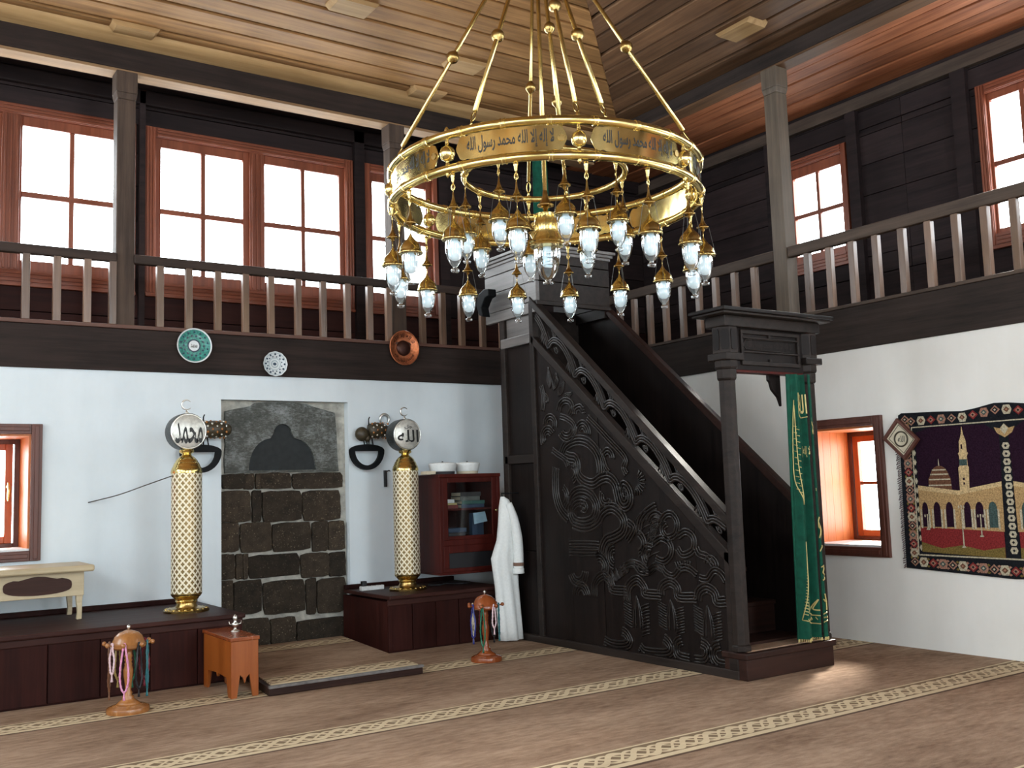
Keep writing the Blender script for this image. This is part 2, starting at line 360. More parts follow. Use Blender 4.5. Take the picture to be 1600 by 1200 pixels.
def arabic(sx):
    sx = sx.replace('لا', '#'); out = []
    for i, ch in enumerate(sx):
        if ch not in FORMS: out.append(ch); continue
        fo = FORMS[ch]; prev = i > 0 and sx[i - 1] in FORMS and len(FORMS[sx[i - 1]]) == 4; nxt = i < len(sx) - 1 and sx[i + 1] in FORMS and len(fo) == 4
        out.append(fo[3] if prev and nxt else fo[1] if prev else fo[2] if nxt else fo[0])
    return ''.join(reversed(out))
TXT = {}
def text_geo(sx):
    """flat letter outline of an Arabic phrase, centred and scaled to a unit box: (verts, faces, aspect)"""
    if sx in TXT: return TXT[sx]
    cu = bpy.data.curves.new('lettering', 'FONT'); cu.body = arabic(sx); cu.resolution_u = 2; cu.offset = .014
    o = bpy.data.objects.new('lettering', cu); COL.objects.link(o)
    dg = bpy.context.evaluated_depsgraph_get(); me = bpy.data.meshes.new_from_object(o.evaluated_get(dg))
    vs = [tuple(v.co) for v in me.vertices]; fs = [tuple(p.vertices) for p in me.polygons]
    bpy.data.objects.remove(o); bpy.data.curves.remove(cu); bpy.data.meshes.remove(me)
    if not vs: vs, fs = [(0, 0, 0), (1, 0, 0), (1, .3, 0)], [(0, 1, 2)]
    x0, x1 = min(v[0] for v in vs), max(v[0] for v in vs); y0, y1 = min(v[1] for v in vs), max(v[1] for v in vs)
    vs = [((v[0] - x0) / (x1 - x0) - .5, (v[1] - y0) / (y1 - y0) - .5) for v in vs]
    TXT[sx] = (vs, fs, (x1 - x0) / (y1 - y0)); return TXT[sx]
def letters(mb, sx, fn, thick=None):
    vs, fs, _ = text_geo(sx); mb.add([fn(a, b) for a, b in vs], fs); return mb
# ------------------------------------------------------------------ room dimensions (metres)
YQ, XR, XL, YB = 7.69, 6.31, -3.2, -4.0      # inner faces: front (mihrab) wall, right wall, left wall, back wall
YU, XU = 8.40, 7.55                          # inner faces of the set-back upper walls
ZB, ZT, ZC = 2.16, 2.50, 4.74                # gallery beam under / top side, ceiling
def panes_of_wall(mb, fn, u0, u1, v0, v1, n0, n1, holes):
    """solid wall u0..u1 x v0..v1, thickness n0..n1, with rectangular openings"""
    us = sorted({u0, u1} | {h[i] for h in holes for i in (0, 1)}); vs = sorted({v0, v1} | {h[i] for h in holes for i in (2, 3)})
    us = [u for u in us if u0 <= u <= u1]; vs = [v for v in vs if v0 <= v <= v1]
    for a, b in zip(us, us[1:]):
        run = None
        for c, d in zip(vs, vs[1:]):
            um, vm = (a + b) / 2, (c + d) / 2
            if any(h[0] < um < h[1] and h[2] < vm < h[3] for h in holes):
                if run: fn(mb, a, b, run[0], run[1], n0, n1); run = None
            else: run = (run[0], d) if run else (c, d)
        if run: fn(mb, a, b, run[0], run[1], n0, n1)
def FB(mb, a, b, c, d, n0, n1): mb.box(a, b, n0, n1, c, d)       # front/back walls: u = X
def RB(mb, a, b, c, d, n0, n1): mb.box(n0, n1, a, b, c, d)       # side walls: u = Y
def portal(c, n, w, h):
    l = bpy.data.lights.new('daylight_portal', 'AREA'); l.shape = 'RECTANGLE'; l.size = w; l.size_y = h; l.energy = 1
    l.cycles.is_portal = True
    o = bpy.data.objects.new('daylight_portal', l); COL.objects.link(o); o.location = c
    o.rotation_euler = Vector(n).to_track_quat('-Z', 'Y').to_euler()
# floor
struct(MB().box(XL, XR + .6, YB, YQ + .56, -.12, 0).build('floor', 'carpet'), 'brown fitted carpet with rows of beige interlaced border')
# lower front wall with mihrab recess and deep window
WL = (.42, 1.12, .88, 1.69)
MIH = (2.465, 3.538, -.01, 1.967)
mb = MB(); panes_of_wall(mb, FB, XL, XR + .05, 0, ZB, YQ, YQ + .10, [WL, MIH]); panes_of_wall(mb, FB, XL, XR + .6, 0, ZB, YQ + .10, YQ + .56, [WL])
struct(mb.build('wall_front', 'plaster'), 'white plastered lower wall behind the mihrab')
WR = (4.58, 5.22, .69, 1.58)
WRx = [WR, (1.0, 2.7, .6, 1.75), (-2.0, -1.0, .6, 1.7)]
mb = MB(); panes_of_wall(mb, RB, YB, YQ + .56, 0, ZB, XR, XR + .6, WRx)
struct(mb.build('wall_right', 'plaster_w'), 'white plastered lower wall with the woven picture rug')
# unseen left and back walls, with window openings that let daylight in
LH = [(4.9, 5.7, .7, 1.6), (1.0, 1.8, .7, 1.6), (5.4, 6.9, 2.9, 4.3), (2.2, 3.8, 2.9, 4.3), (-1.4, .6, 2.9, 4.3)]
BH = [(-1.6, -.2, .6, 1.9), (2.8, 4.6, .6, 1.9), (-1.8, .4, 2.9, 4.3), (2.8, 5.2, 2.9, 4.3)]
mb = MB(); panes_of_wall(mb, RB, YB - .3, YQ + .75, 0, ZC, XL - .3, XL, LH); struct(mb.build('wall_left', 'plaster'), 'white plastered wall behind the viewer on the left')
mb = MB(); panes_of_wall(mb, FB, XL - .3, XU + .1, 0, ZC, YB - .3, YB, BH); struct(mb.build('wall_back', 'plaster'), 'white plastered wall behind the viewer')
for a, b, c, d in LH: portal((XL - .3, (a + b) / 2, (c + d) / 2), (1, 0, 0), b - a, d - c)
for a, b, c, d in BH: portal(((a + b) / 2, YB - .3, (c + d) / 2), (0, 1, 0), b - a, d - c)
for a, b, c, d in WRx: portal((XR + .62, (a + b) / 2, (c + d) / 2), (-1, 0, 0), b - a, d - c)
portal(((WL[0] + WL[1]) / 2, YQ + .6, (WL[2] + WL[3]) / 2), (0, -1, 0), WL[1] - WL[0], WL[3] - WL[2])

# ------------------------------------------------------------------ galleries: beams, floors, posts
b = struct(MB().box(XL, XR + .02, YQ - .02, YQ + .16, ZB, 2.475).build('gallery_beam', 'beam_x', bevel=.006), 'dark gallery beam along the top of the mihrab wall')
MB().box(XL, XR, YQ - .035, YQ + .16, 2.475, 2.503).build('edge_strip', 'sill_red', b, bevel=.004)
b2 = struct(MB().box(XR - .02, XR + .16, YB, YQ - .02, ZB, 2.478).build('gallery_beam', 'beam_y', bevel=.006), 'dark gallery beam along the top of the right wall')
MB().box(XR - .032, XR + .16, YB, YQ - .04, 2.478, 2.503).build('edge_strip', 'rail_y', b2, bevel=.004)
struct(MB().box(XL, XU + .1, YQ + .16, YU + .1, 2.3, 2.49).build('gallery_floor', 'panel_x'))
struct(MB().box(XR + .16, XU + .1, YB, YQ + .16, 2.3, 2.49).build('gallery_floor', 'panel_y'))
hb = struct(MB().box(XL, XR + .02, YQ - .01, YQ + .15, 4.485, 4.665).build('upper_beam', 'beam_x', bevel=.006), 'dark upper beam under the ceiling over the mihrab side')
MB().box(XL, XR, YQ + .0, YQ + .15, 4.462, 4.485).build('soffit_board', 'soffit', hb)
hb2 = struct(MB().box(XR - .01, XR + .15, YB, YQ, 4.615, 4.738).build('upper_beam', 'beam_y', bevel=.006), 'dark upper beam under the ceiling along the right gallery')
MB().box(XR, XR + .15, YB, YQ - .01, 4.596, 4.615).build('soffit_board', 'ceil_y', hb2)
prof = [(7.69, 4.665), (7.69, 4.74), (7.55, 4.74), (7.555, 4.722), (7.575, 4.70), (7.61, 4.684), (7.65, 4.674)]
struct(MB().prism(prof, 'yz', XL, XR - .0).build('cornice', 'block', smooth='auto'), 'rounded cornice between the ceiling planks and the beam')

def post_mb(w, d, z0, z1):
    h, e = w / 2, d / 2; m = MB()
    m.box(-h, h, -e, e, z0, z1 - .22)
    def ring(s, z): return [(-h * s, -e * s, z), (h * s, -e * s, z), (h * s, e * s, z), (-h * s, e * s, z)]
    for (s0, za), (s1, zb) in zip([(1.0, z1 - .22), (1.16, z1 - .17)], [(1.16, z1 - .17), (1.16, z1)]):
        m.add(ring(s0, za) + ring(s1, zb), [(0, 1, 5, 4), (1, 2, 6, 5), (2, 3, 7, 6), (3, 0, 4, 7), (4, 5, 6, 7), (3, 2, 1, 0)])
    return m
for x, lab in ((-.55, 'weathered gallery post on the mihrab side, out at the left'), (1.742, 'dark gallery post in front of the two left windows'), (4.045, 'gallery post behind the left side of the chandelier')):
    struct(post_mb(.135, .13, ZT, 4.47).build('gallery_post', 'post', bevel=.008, loc=(x, YQ + .06, 0)), lab)
for y, lab in ((5.36, 'weathered gallery post above the minbar doorway'), (2.9, 'gallery post of the right side, out of the picture')):
    struct(post_mb(.13, .135, ZT, 4.6).build('gallery_post', 'post_r', bevel=.008, loc=(XR + .055, y, 0)), lab)

def railing(name, label, rail, bal, lo, hi, mat_r, axis):
    t = thing(name, label, 'railing', (0, 0, 0))
    m = MB()
    if axis == 'x':
        m.box(rail[0], rail[1], YQ - .03, YQ + .03, 2.975, 3.045)
    else:
        m.box(XR - .0, XR + .06, rail[0], rail[1], 2.985, 3.075)
    m.build('handrail', mat_r, t, bevel=.01)
    me = None
    for c in bal:
        if me is None:
            o = MB().box(-.026, .026, -.024, .024, 2.503, 2.985).build('baluster', 'baluster', t, bevel=.004); me = o
        else:
            o = me.copy(); COL.objects.link(o)
        o.parent = t
        j = random.uniform(-.004, .004)
        o.location = (c + j, YQ + .0, 0) if axis == 'x' else (XR + .03, c + j, 0)
        if axis == 'y': o.rotation_euler[2] = PI / 2
    return t
LX = [1.07, 1.27, 1.477, 1.655, 1.995, 2.216, 2.439, 2.664, 2.875, 3.104, 3.323, 3.548, 3.756, 3.933, 4.267, 4.476, 4.677, 4.897]
railing('gallery_railing', 'dark wooden railing with pale balusters over the mihrab beam', (-.5, 1.68), [.86, .65, .44] + LX[:4], 0, 0, 'rail_x', 'x')
railing('gallery_railing', 'dark wooden railing between the two left posts, above the copper plate', (1.8, 3.98), LX[4:14], 0, 0, 'rail_x', 'x')
railing('gallery_railing', 'railing stretch behind the hanging lamps, next to the minbar top', (4.11, 6.28), LX[14:] + [5.12, 5.34, 5.56, 5.78, 6.0], 0, 0, 'rail_x', 'x')
railing('gallery_railing', 'grey railing with sunlit balusters right of the weathered post', (2.97, 5.29), [5.115, 4.9, 4.694, 4.481, 4.262, 4.048, 3.84, 3.633, 3.431, 3.22], 0, 0, 'rail_y', 'y')
railing('gallery_railing', 'grey railing between the minbar stairs and the weathered post', (5.43, 7.62), [7.42, 7.205, 6.985, 6.765, 6.545, 6.333, 6.121, 5.896, 5.673], 0, 0, 'rail_y', 'y')
# dark curved bracket at the end of the railing beside the minbar crown
m = MB(); m.prism([(6.86, 2.86), (6.93, 2.87), (7.02, 2.84), (7.06, 2.76), (7.02, 2.66), (6.96, 2.64), (6.98, 2.72), (6.92, 2.79), (6.86, 2.80)], 'yz', 4.44, 4.52)
tag(m.build('bracket', 'iron', smooth='auto', bevel=.008), 'black curved bracket on the back of the minbar crown', 'bracket')

# ------------------------------------------------------------------ upper walls: planks, posts, windows
WF = [(.085, 1.977, 2.90, 4.33), (2.053, 3.945, 2.90, 4.33), (4.058, 4.85, 2.90, 4.33), (-1.89, .0, 2.90, 4.33)]
WU = [(5.574, 6.34, 3.15, 4.25), (2.85, 4.31, 2.98, 4.31), (.3, 2.5, 2.98, 4.31), (-2.6, -1.0, 2.98, 4.31)]
def planks(root, rows, holes, u0, u1, fn, mat, split):
    for za, zb in zip(rows, rows[1:]):
        cuts = sorted([u0, u1] + [e for h in holes if h[2] < (za + zb) / 2 < h[3] for e in h[:2]] + split)
        for a, b in zip(cuts, cuts[1:]):
            if b - a < .02 or any(h[0] <= (a + b) / 2 <= h[1] and h[2] < (za + zb) / 2 < h[3] for h in holes): continue
            m = MB(); j = random.uniform(0, .008); fn(m, a + .002, b - .002, za + .004, zb - .004, j); m.build('plank', mat(za), root)
w = empty('wall_front_upper'); struct(w, 'dark planked gallery wall above the mihrab side')
planks(w, [2.49, 2.69, 2.90, 3.2, 3.5, 3.8, 4.08, 4.33, 4.475, 4.66], WF, XL, XU, lambda m, a, b, c, d, j: m.box(a, b, YU + j, YU + .05, c, d), lambda z: 'panel_red' if z < 2.9 else 'panel_x', [-.03, 2.015, 4.0, 5.9])
m = MB(); panes_of_wall(m, FB, XL, XU + .1, 2.3, 4.8, YU + .05, YU + .12, WF); m.build('backing', 'ceil_back', w)
w = empty('wall_right_upper'); struct(w, 'dark planked gallery wall on the right')
planks(w, [2.49, 2.75, 2.98, 3.15, 3.42, 3.70, 3.98, 4.25, 4.31, 4.48, 4.66], WU, YB, YU, lambda m, a, b, c, d, j: m.box(XU + j, XU + .05, a, b, c, d), lambda z: 'panel_y', [2.4, 5.0])
m = MB(); panes_of_wall(m, RB, YB, YU + .1, 2.3, 4.8, XU + .05, XU + .12, WU); m.build('backing', 'ceil_back', w)
for i, (x0, x1) in enumerate(((2.0, 2.045), (3.95, 4.05), (-.03, .08), (4.86, 4.96))):
    struct(MB().box(x0, x1, YU - .05, YU + .0, 2.49, 4.62).build('trim_%d' % (i + 1), 'panel_x'))
for i, (y0, y1) in enumerate(((5.43, 5.54), (4.37, 4.50), (6.40, 6.50))):
    struct(MB().box(XU - .05, XU, y0, y1, 2.49, 4.5).build('trim_%d' % (i + 5), 'panel_y'))
struct(MB().box(XU - .06, XU, YB, YU, 4.49, 4.60).build('trim_8', 'rail_y', bevel=.006), 'grey top board of the right gallery wall')
struct(MB().box(XL, XU - .06, YU - .05, YU, 4.50, 4.62).build('trim_9', 'panel_x', bevel=.006))
for a, b, c, d in WF: portal(((a + b) / 2, YU + .14, (c + d) / 2), (0, -1, 0), b - a, d - c)
for a, b, c, d in WU: portal((XU + .14, (a + b) / 2, (c + d) / 2), (-1, 0, 0), b - a, d - c)

WN = [0]
def upper_window(wall, hole, units, zp, label, mats):
    """units: list of pane columns per sash [(u0,u1),(u0,u1)]; zp: pane rows [(z0,z1),...]"""
    WN[0] += 1; a, b, c, d = hole
    fn = (lambda u, n, z: (u, YU + n, z)) if wall == 'F' else (lambda u, n, z: (XU + n, u, z))
    root = struct(empty('window_%d' % WN[0]), label)
    def bx(m, u0, u1, n0, n1, z0, z1): return m.box(u0, u1, n0, n1, z0, z1)
    def fin(m, name, mt, par, bev=0.): m.tf(fn); return m.build(name, mt, par, bevel=bev)
    cw = min(.085, units[0][0][0] - a - .045)
    def fluted(u0, u1, z0, z1, vert):
        m = MB(); bx(m, u0, u1, -.022, .05, z0, z1)
        for q in (.2, .5, .8):
            if vert: uc = u0 + (u1 - u0) * q; bx(m, uc - .009, uc + .009, -.032, -.02, z0 + .01, z1 - .01)
            else: zc = z0 + (z1 - z0) * q; bx(m, u0 + .01, u1 - .01, -.032, -.02, zc - .009, zc + .009)
        return m
    fin(fluted(a, a + cw, c, d, True), 'casing_board', mats[0], root, .003); fin(fluted(b - cw, b, c, d, True), 'casing_board', mats[0], root, .003)
    fin(fluted(a + cw, b - cw, d - .085, d, False), 'casing_board', mats[1], root, .003); fin(fluted(a + cw, b - cw, c, c + .10, False), 'casing_board', mats[1], root, .003)
    if len(units) > 1:
        for p, q in zip(units, units[1:]):
            u0, u1 = p[-1][1] + .05, q[0][0] - .02
            fin(fluted(u0, u1, c + .1, d - .085, True), 'casing_board', mats[0], root, .003)
    z0, z1 = zp[0][0], zp[-1][1]
    for ui, un in enumerate(units):
        s0 = a + cw - .004 if ui == 0 else un[0][0] - .026; s1 = b - cw + .004 if ui == len(units) - 1 else un[-1][1] + .054
        zb_, zt_ = c + .096, d - .081
        m = MB(); bx(m, s0, un[0][0], .01, .055, zb_, zt_); bx(m, un[-1][1], s1, .01, .055, zb_, zt_)
        bx(m, un[0][0], un[-1][1], .01, .055, z1, zt_); bx(m, un[0][0], un[-1][1], .01, .055, zb_, z0)
        sash = fin(m, 'sash', mats[0], root, .004)
        m = MB()
        for p, q in zip(un, un[1:]): bx(m, p[1] - .006, q[0] + .006, .015, .045, z0, z1)
        fin(m, 'muntin', mats[0], sash, .003)
        m = MB()
        for p, q in zip(zp, zp[1:]): bx(m, un[0][0], un[-1][1], .013, .047, p[1] - .005, q[0] + .005)
        fin(m, 'muntin', mats[1], sash, .003)
        for col in un:
            for row in zp: m = MB(); bx(m, col[0], col[1], .028, .033, row[0], row[1]); fin(m, 'pane', 'pane', sash)
    m = MB(); bx(m, a, b, -.04, .02, c - .025, c); fin(m, 'sill', mats[1], root, .004)
    return root
rowsF = [(3.09, 3.60), (3.635, 4.17)]
FW = ('winframe', 'winframe_x')
cols = [(2.186, 2.532), (2.559, 2.894)], [(3.093, 3.445), (3.47, 3.812)]
upper_window('F', WF[0], [[(p - 1.968, q - 1.968) for p, q in c] for c in cols], rowsF, 'white-bright double window left of the dark gallery post', FW)
upper_window('F', WF[1], list(cols), rowsF, 'white-bright double window between the two gallery posts', FW)
upper_window('F', WF[2], [[(4.156, 4.43), (4.457, 4.74)]], rowsF, 'window behind the left edge of the chandelier', FW)
upper_window('F', WF[3], [[(p - 3.945, q - 3.945) for p, q in c] for c in cols], rowsF, 'double window left of the picture edge on the mihrab side', FW)
RW = ('winframe', 'winframe_y')
upper_window('R', WU[0], [[(5.665, 5.925), (5.945, 6.215)]], [(3.31, 3.68), (3.71, 4.075)], 'small red framed window right of the weathered post', RW)
upper_window('R', WU[1], [[(2.97, 3.25), (3.28, 3.50)], [(3.66, 3.94), (3.97, 4.215)]], [(3.12, 3.63), (3.66, 4.17)], 'large red framed window at the upper right', RW)

upper_window('R', WU[2], [[(.42, .84), (.87, 1.30)], [(1.46, 1.90), (1.93, 2.38)]], [(3.12, 3.63), (3.66, 4.17)], 'wide red framed window of the right gallery, nearer the viewer', RW)
# lower windows with deep pine-lined reveals
def deep_window(wall, h, label, pane_cols, zbar, depth):
    WN[0] += 1; a, b, c, d = h; root = struct(empty('window_%d' % WN[0]), label); cw = .07
    fn = (lambda u, n, z: (u, YQ + n, z)) if wall == 'F' else (lambda u, n, z: (XR + n, u, z))
    lv = 'winframe_x' if wall == 'F' else 'winframe_y'
    def fin(m, name, mt, par, bev=0.): m.tf(fn); return m.build(name, mt, par, bevel=bev)
    def board(u0, u1, z0, z1, vert):
        m = MB(); m.box(u0, u1, -.028, .0, z0, z1)
        if vert: m.box(u0 + .02, u1 - .02, -.036, -.026, z0 + .012, z1 - .012)
        else: m.box(u0 + .012, u1 - .012, -.036, -.026, z0 + .02, z1 - .02)
        return m
    fin(board(a - cw, a, c - cw, d + cw, True), 'casing_board', 'casing', root, .004); fin(board(b, b + cw, c - cw, d + cw, True), 'casing_board', 'casing', root, .004)
    fin(board(a, b, d, d + cw, False), 'casing_board', 'casing', root, .004); fin(board(a, b, c - cw, c, False), 'casing_board', 'casing', root, .004)
    n = 6
    for k in range(n):
        n0, n1 = depth * k / n + .001, depth * (k + 1) / n - .001
        for u0, u1 in ((a, a + .015), (b - .015, b)): fin(MB().box(u0, u1, n0, n1, c, d), 'lining_plank', 'reveal', root)
        fin(MB().box(a + .015, b - .015, n0, n1, d - .015, d), 'lining_plank', 'reveal', root)
    fin(MB().box(a, b, -.01, depth, c - .002, c + .016), 'sill', 'plastic_w', root, .004)
    m = MB(); m.box(a + .015, a + .05, depth - .05, depth + .01, c + .016, d - .015); m.box(b - .05, b - .015, depth - .05, depth + .01, c + .016, d - .015)
    m.box(a + .05, b - .05, depth - .05, depth + .01, d - .05, d - .015); m.box(a + .05, b - .05, depth - .05, depth + .01, c + .016, c + .045)
    fin(m, 'frame', 'casing', root, .003)
    z0, z1 = c + .095, d - .095
    for i, (p, q) in enumerate(pane_cols):
        m = MB(); m.box(p - .05, p, depth - .045, depth, z0 - .05, z1 + .05); m.box(q, q + .05, depth - .045, depth, z0 - .05, z1 + .05)
        m.box(p, q, depth - .045, depth, z1, z1 + .05); m.box(p, q, depth - .045, depth, z0 - .05, z0)
        s = fin(m, 'sash', 'sash_orange', root, .004)
        if zbar:
            fin(MB().box(p, q, depth - .04, depth - .005, zbar - .012, zbar + .012), 'muntin', lv, s)
            for za, zb in ((z0, zbar - .012), (zbar + .012, z1)): fin(MB().box(p, q, depth - .025, depth - .02, za, zb), 'pane', 'pane', s)
        else: fin(MB().box(p, q, depth - .025, depth - .02, z0, z1), 'pane', 'pane', s)
    if wall == 'F':
        u = b - .09; m = MB(); m.lathe([(.001, -.01), (.016, -.008), (.016, .0)], 10, (0, 0, 0), 'y')
        m.v = [(x + u, y + depth - .05, z + 1.33) for x, y, z in m.v]
        m.tube([(u, depth - .07, 1.36), (u + .004, depth - .085, 1.31), (u, depth - .085, 1.26), (u, depth - .075, 1.23)], [.008, .012, .012, .006], 8); m.bar((u, depth - .05, 1.345), (u, depth - .08, 1.345), .012, .012)
        fin(m, 'handle', 'brass', root)
    return root
deep_window('F', WL, 'deep window with orange pine lining at the far left', [(.53, .72), (.83, 1.01)], None, .44)
deep_window('R', WR, 'deep window with orange pine lining between minbar and rug', [(4.68, 5.115)], 1.155, .54)

deep_window('R', WRx[1], 'wide deep window of the right wall, past the picture rug', [(1.09, 1.80), (1.90, 2.61)], 1.17, .54)
# ------------------------------------------------------------------ ceilings
ce = struct(empty('ceiling'), 'brown plank ceiling with mitred corner')
MB().box(XL - .3, XU + .2, YB - .3, YU + .2, ZC + .05, ZC + .12).build('underlay', 'ceil_back', ce)
# planks run along the front wall left of the mitre line X = Y - 0.98 and along the right wall beyond it
P, GAP = .239, .038
y = 7.672
k = 0
while y > YB:
    y0, y1 = max(y - P + GAP, YB), y
    lo = ZC + (.006 if k % 2 else .0)
    x1a, x1b = min(y0 - .98, XR), min(y1 - .98, XR)
    if x1a > XL + .1:
        m = MB(); z1 = ZC + .03
        vs = [(XL, y0, lo), (x1a, y0, lo), (x1b, y1, lo), (XL, y1, lo), (XL, y0 - .004, z1), (x1a, y0 - .004, z1), (x1b, y1 + .004, z1), (XL, y1 + .004, z1)]
        m.add(vs, [(3, 2, 1, 0), (4, 5, 6, 7), (0, 1, 5, 4), (1, 2, 6, 5), (2, 3, 7, 6), (3, 0, 4, 7)]); m.build('plank', 'ceil_x', ce, bevel=.004)
        if k % 2: MB().box(XL, min(x1a, x1b) - .03, y1 + .008, y1 + GAP - .012, ZC + .018, ZC + .04).build('cover_strip', 'ceil_x', ce)
    y -= P; k += 1
x = XR - .0
k = 0
while x > -1.5:
    x0, x1 = x - P + GAP, x
    lo = ZC + (.006 if k % 2 else .0); z1 = ZC + .03
    ya, yb = min(x0 + .98, 7.68), min(x1 + .98, 7.68)
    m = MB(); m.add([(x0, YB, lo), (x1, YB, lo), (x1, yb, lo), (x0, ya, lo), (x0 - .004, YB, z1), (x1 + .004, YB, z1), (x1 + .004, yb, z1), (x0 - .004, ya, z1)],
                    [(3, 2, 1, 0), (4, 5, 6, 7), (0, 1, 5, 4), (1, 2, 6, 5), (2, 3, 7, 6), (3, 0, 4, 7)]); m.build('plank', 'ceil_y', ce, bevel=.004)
    x -= P; k += 1
# raised blocks nailed over the plank joints
def block(x, y, w, d, rot, mat):
    m = MB(); h, e = w / 2, d / 2
    lo = [(-h + .03, -e, -.03), (h - .03, -e, -.03), (h - .03, e, -.03), (-h + .03, e, -.03)]; hi = [(-h, -e, .0), (h, -e, .0), (h, e, .0), (-h, e, .0)]; top = [(a, b2_, .022) for a, b2_, _ in hi]
    m.add(lo + hi + top, [(0, 1, 2, 3), (0, 4, 5, 1), (1, 5, 6, 2), (2, 6, 7, 3), (3, 7, 4, 0), (4, 8, 9, 5), (5, 9, 10, 6), (6, 10, 11, 7), (7, 11, 8, 4), (11, 10, 9, 8)])
    m.build('block', mat, ce, loc=(x, y, ZC - .004), rotz=rot)
for x, y in ((1.75, 7.53), (3.0, 6.34), (4.24, 6.80), (4.25, 7.50), (.6, 6.6), (-.6, 7.5)): block(x, y, .34, .20, 0, 'block')
for x, y in ((5.78, 5.16), (5.3, 3.4)): block(x, y, .36, .20, PI / 2, 'block')
# gallery ceilings
gc = struct(empty('ceiling_gallery_right'), 'reddish plank ceiling over the right gallery')
MB().box(XR + .15, XU + .1, YB, YU + .1, 4.70, 4.73).build('underlay', 'ceil_back', gc)
x = XR + .165; k = 0
while x < XU - .02:
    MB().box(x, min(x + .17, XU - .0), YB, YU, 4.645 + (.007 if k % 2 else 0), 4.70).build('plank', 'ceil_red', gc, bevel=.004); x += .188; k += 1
gc = struct(empty('ceiling_gallery_front'), 'dark plank ceiling over the mihrab side gallery')
MB().box(XL, XR + .15, YQ + .15, YU + .1, 4.70, 4.73).build('underlay', 'ceil_back', gc)
for k in range(3): MB().box(XL, XR + .15, YQ + .155 + k * .19, YQ + .155 + k * .19 + .175, 4.645, 4.70).build('plank', 'panel_x', gc, bevel=.004)
# ------------------------------------------------------------------ mihrab
mi = thing('mihrab', 'dark stone mihrab panel with a dome-shaped niche set in the white wall', 'niche', (0, 0, 0)); mi['kind'] = 'structure'
MB().box(2.465, 3.538, YQ + .075, YQ + .0999, 0, 1.966).build('mortar_bed', 'mortar', mi)
ROWS = [[(2.491, 1.28, 2.664, 1.375), (2.669, 1.275, 2.742, 1.374), (2.762, 1.273, 2.789, 1.373), (2.799, 1.272, 3.044, 1.378), (3.07, 1.265, 3.503, 1.375)],
        [(2.466, 1.02, 2.71, 1.244), (2.735, 1.013, 2.798, 1.241), (2.818, 1.01, 3.136, 1.232), (3.155, 1.0, 3.478, 1.228)],
        [(2.471, .791, 2.617, .999), (2.636, .776, 2.881, .992), (2.9, .77, 3.215, .976), (3.235, .754, 3.366, .975), (3.374, .756, 3.508, .974)],
        [(2.468, .583, 2.585, .754), (2.6, .577, 2.646, .751), (2.656, .573, 2.687, .748), (2.701, .575, 3.114, .731), (3.134, .547, 3.368, .72), (3.377, .539, 3.516, .716)],
        [(2.468, .31, 2.57, .551), (2.584, .307, 2.799, .543), (2.818, .284, 3.16, .52), (3.179, .255, 3.254, .518), (3.272, .251, 3.512, .508)],
        [(2.468, .05, 2.594, .267), (2.613, .05, 2.865, .245), (2.879, .037, 3.076, .23), (3.096, .028, 3.507, .193)]]
for row in ROWS:
    for x0, z0, x1, z1 in row:
        w, h = x1 - x0 + .011, z1 - z0 + .022; c = min(w, h); n = 20; poly = []
        for k in range(n):   # uneven rounded rectangle
            a = 2 * PI * k / n + .2; q = max(abs(math.cos(a)), abs(math.sin(a))); j = random.uniform(-.005, .005)
            poly.append(((x0 + x1) / 2 + math.cos(a) / q * (w / 2 + j * .7) * (.985 if q < .76 else 1), (z0 + z1) / 2 + math.sin(a) / q * (h / 2 + j * .7) * (.985 if q < .76 else 1)))
        MB().prism(poly, 'xz', YQ + .075 - random.uniform(.022, .04), YQ + .08).build('stone', 'stone', mi, bevel=.005)
# top slab, ragged outline, with the niche cut through it
hole = [(2.70, 1.41)] + [(2.983 - .283 * math.cos(a) ** .62, 1.41 + .262 * math.sin(a)) for a in [PI * k / 16 for k in range(1, 8)]] + \
       [(2.983 - .078 * math.cos(a), 1.705 + .078 * math.sin(a)) for a in [PI * k / 8 for k in range(0, 9)]] + \
       [(2.983 + .283 * math.cos(a) ** .62, 1.41 + .262 * math.sin(a)) for a in [PI * k / 16 for k in range(7, 0, -1)]] + [(3.266, 1.41)]
left = [(2.512, 1.392), (2.505, 1.50), (2.515, 1.62), (2.507, 1.74), (2.515, 1.88), (2.60, 1.90), (2.66, 1.91), (2.72, 1.925), (2.76, 1.95), (2.85, 1.955), (2.983, 1.958)]
right = [(2.983, 1.958), (3.10, 1.957), (3.20, 1.945), (3.24, 1.93), (3.30, 1.915), (3.36, 1.90), (3.44, 1.88), (3.452, 1.72), (3.456, 1.58), (3.462, 1.46), (3.468, 1.392)]
mid = len(hole) // 2
m = MB()
m.prism(left + hole[mid:mid + 1] + hole[:mid][::-1] + [(2.70, 1.392)], 'xz', YQ + .045, YQ + .085)
m.prism([(3.266, 1.392)] + hole[mid:][::-1] + right[0:1] + right[1:], 'xz', YQ + .045, YQ + .085)
m.box(2.70, 3.266, YQ + .045, YQ + .085, 1.392, 1.41)
m.build('slab', 'slab', mi)
MB().prism(hole, 'xz', YQ + .07, YQ + .078).build('niche_back', 'niche', mi)

# carpeted step in front of it
pf = thing('carpeted_step', 'low carpeted platform with dark wooden front edge before the mihrab', 'platform', (0, 0, 0))
quad = [(2.20, 5.97), (3.26, 5.97), (3.46, 7.66), (2.40, 7.66)]
MB().prism(quad, 'xy', .0, .052).build('frame', 'step', pf, bevel=.006)
MB().prism([(2.235, 6.01), (3.245, 6.01), (3.43, 7.64), (2.43, 7.64)], 'xy', .05, .060).build('carpet', 'carpet', pf)
MB().box(2.20, 3.26, 5.955, 5.985, .045, .062).build('edge_strip', 'kiosk', pf, bevel=.003)

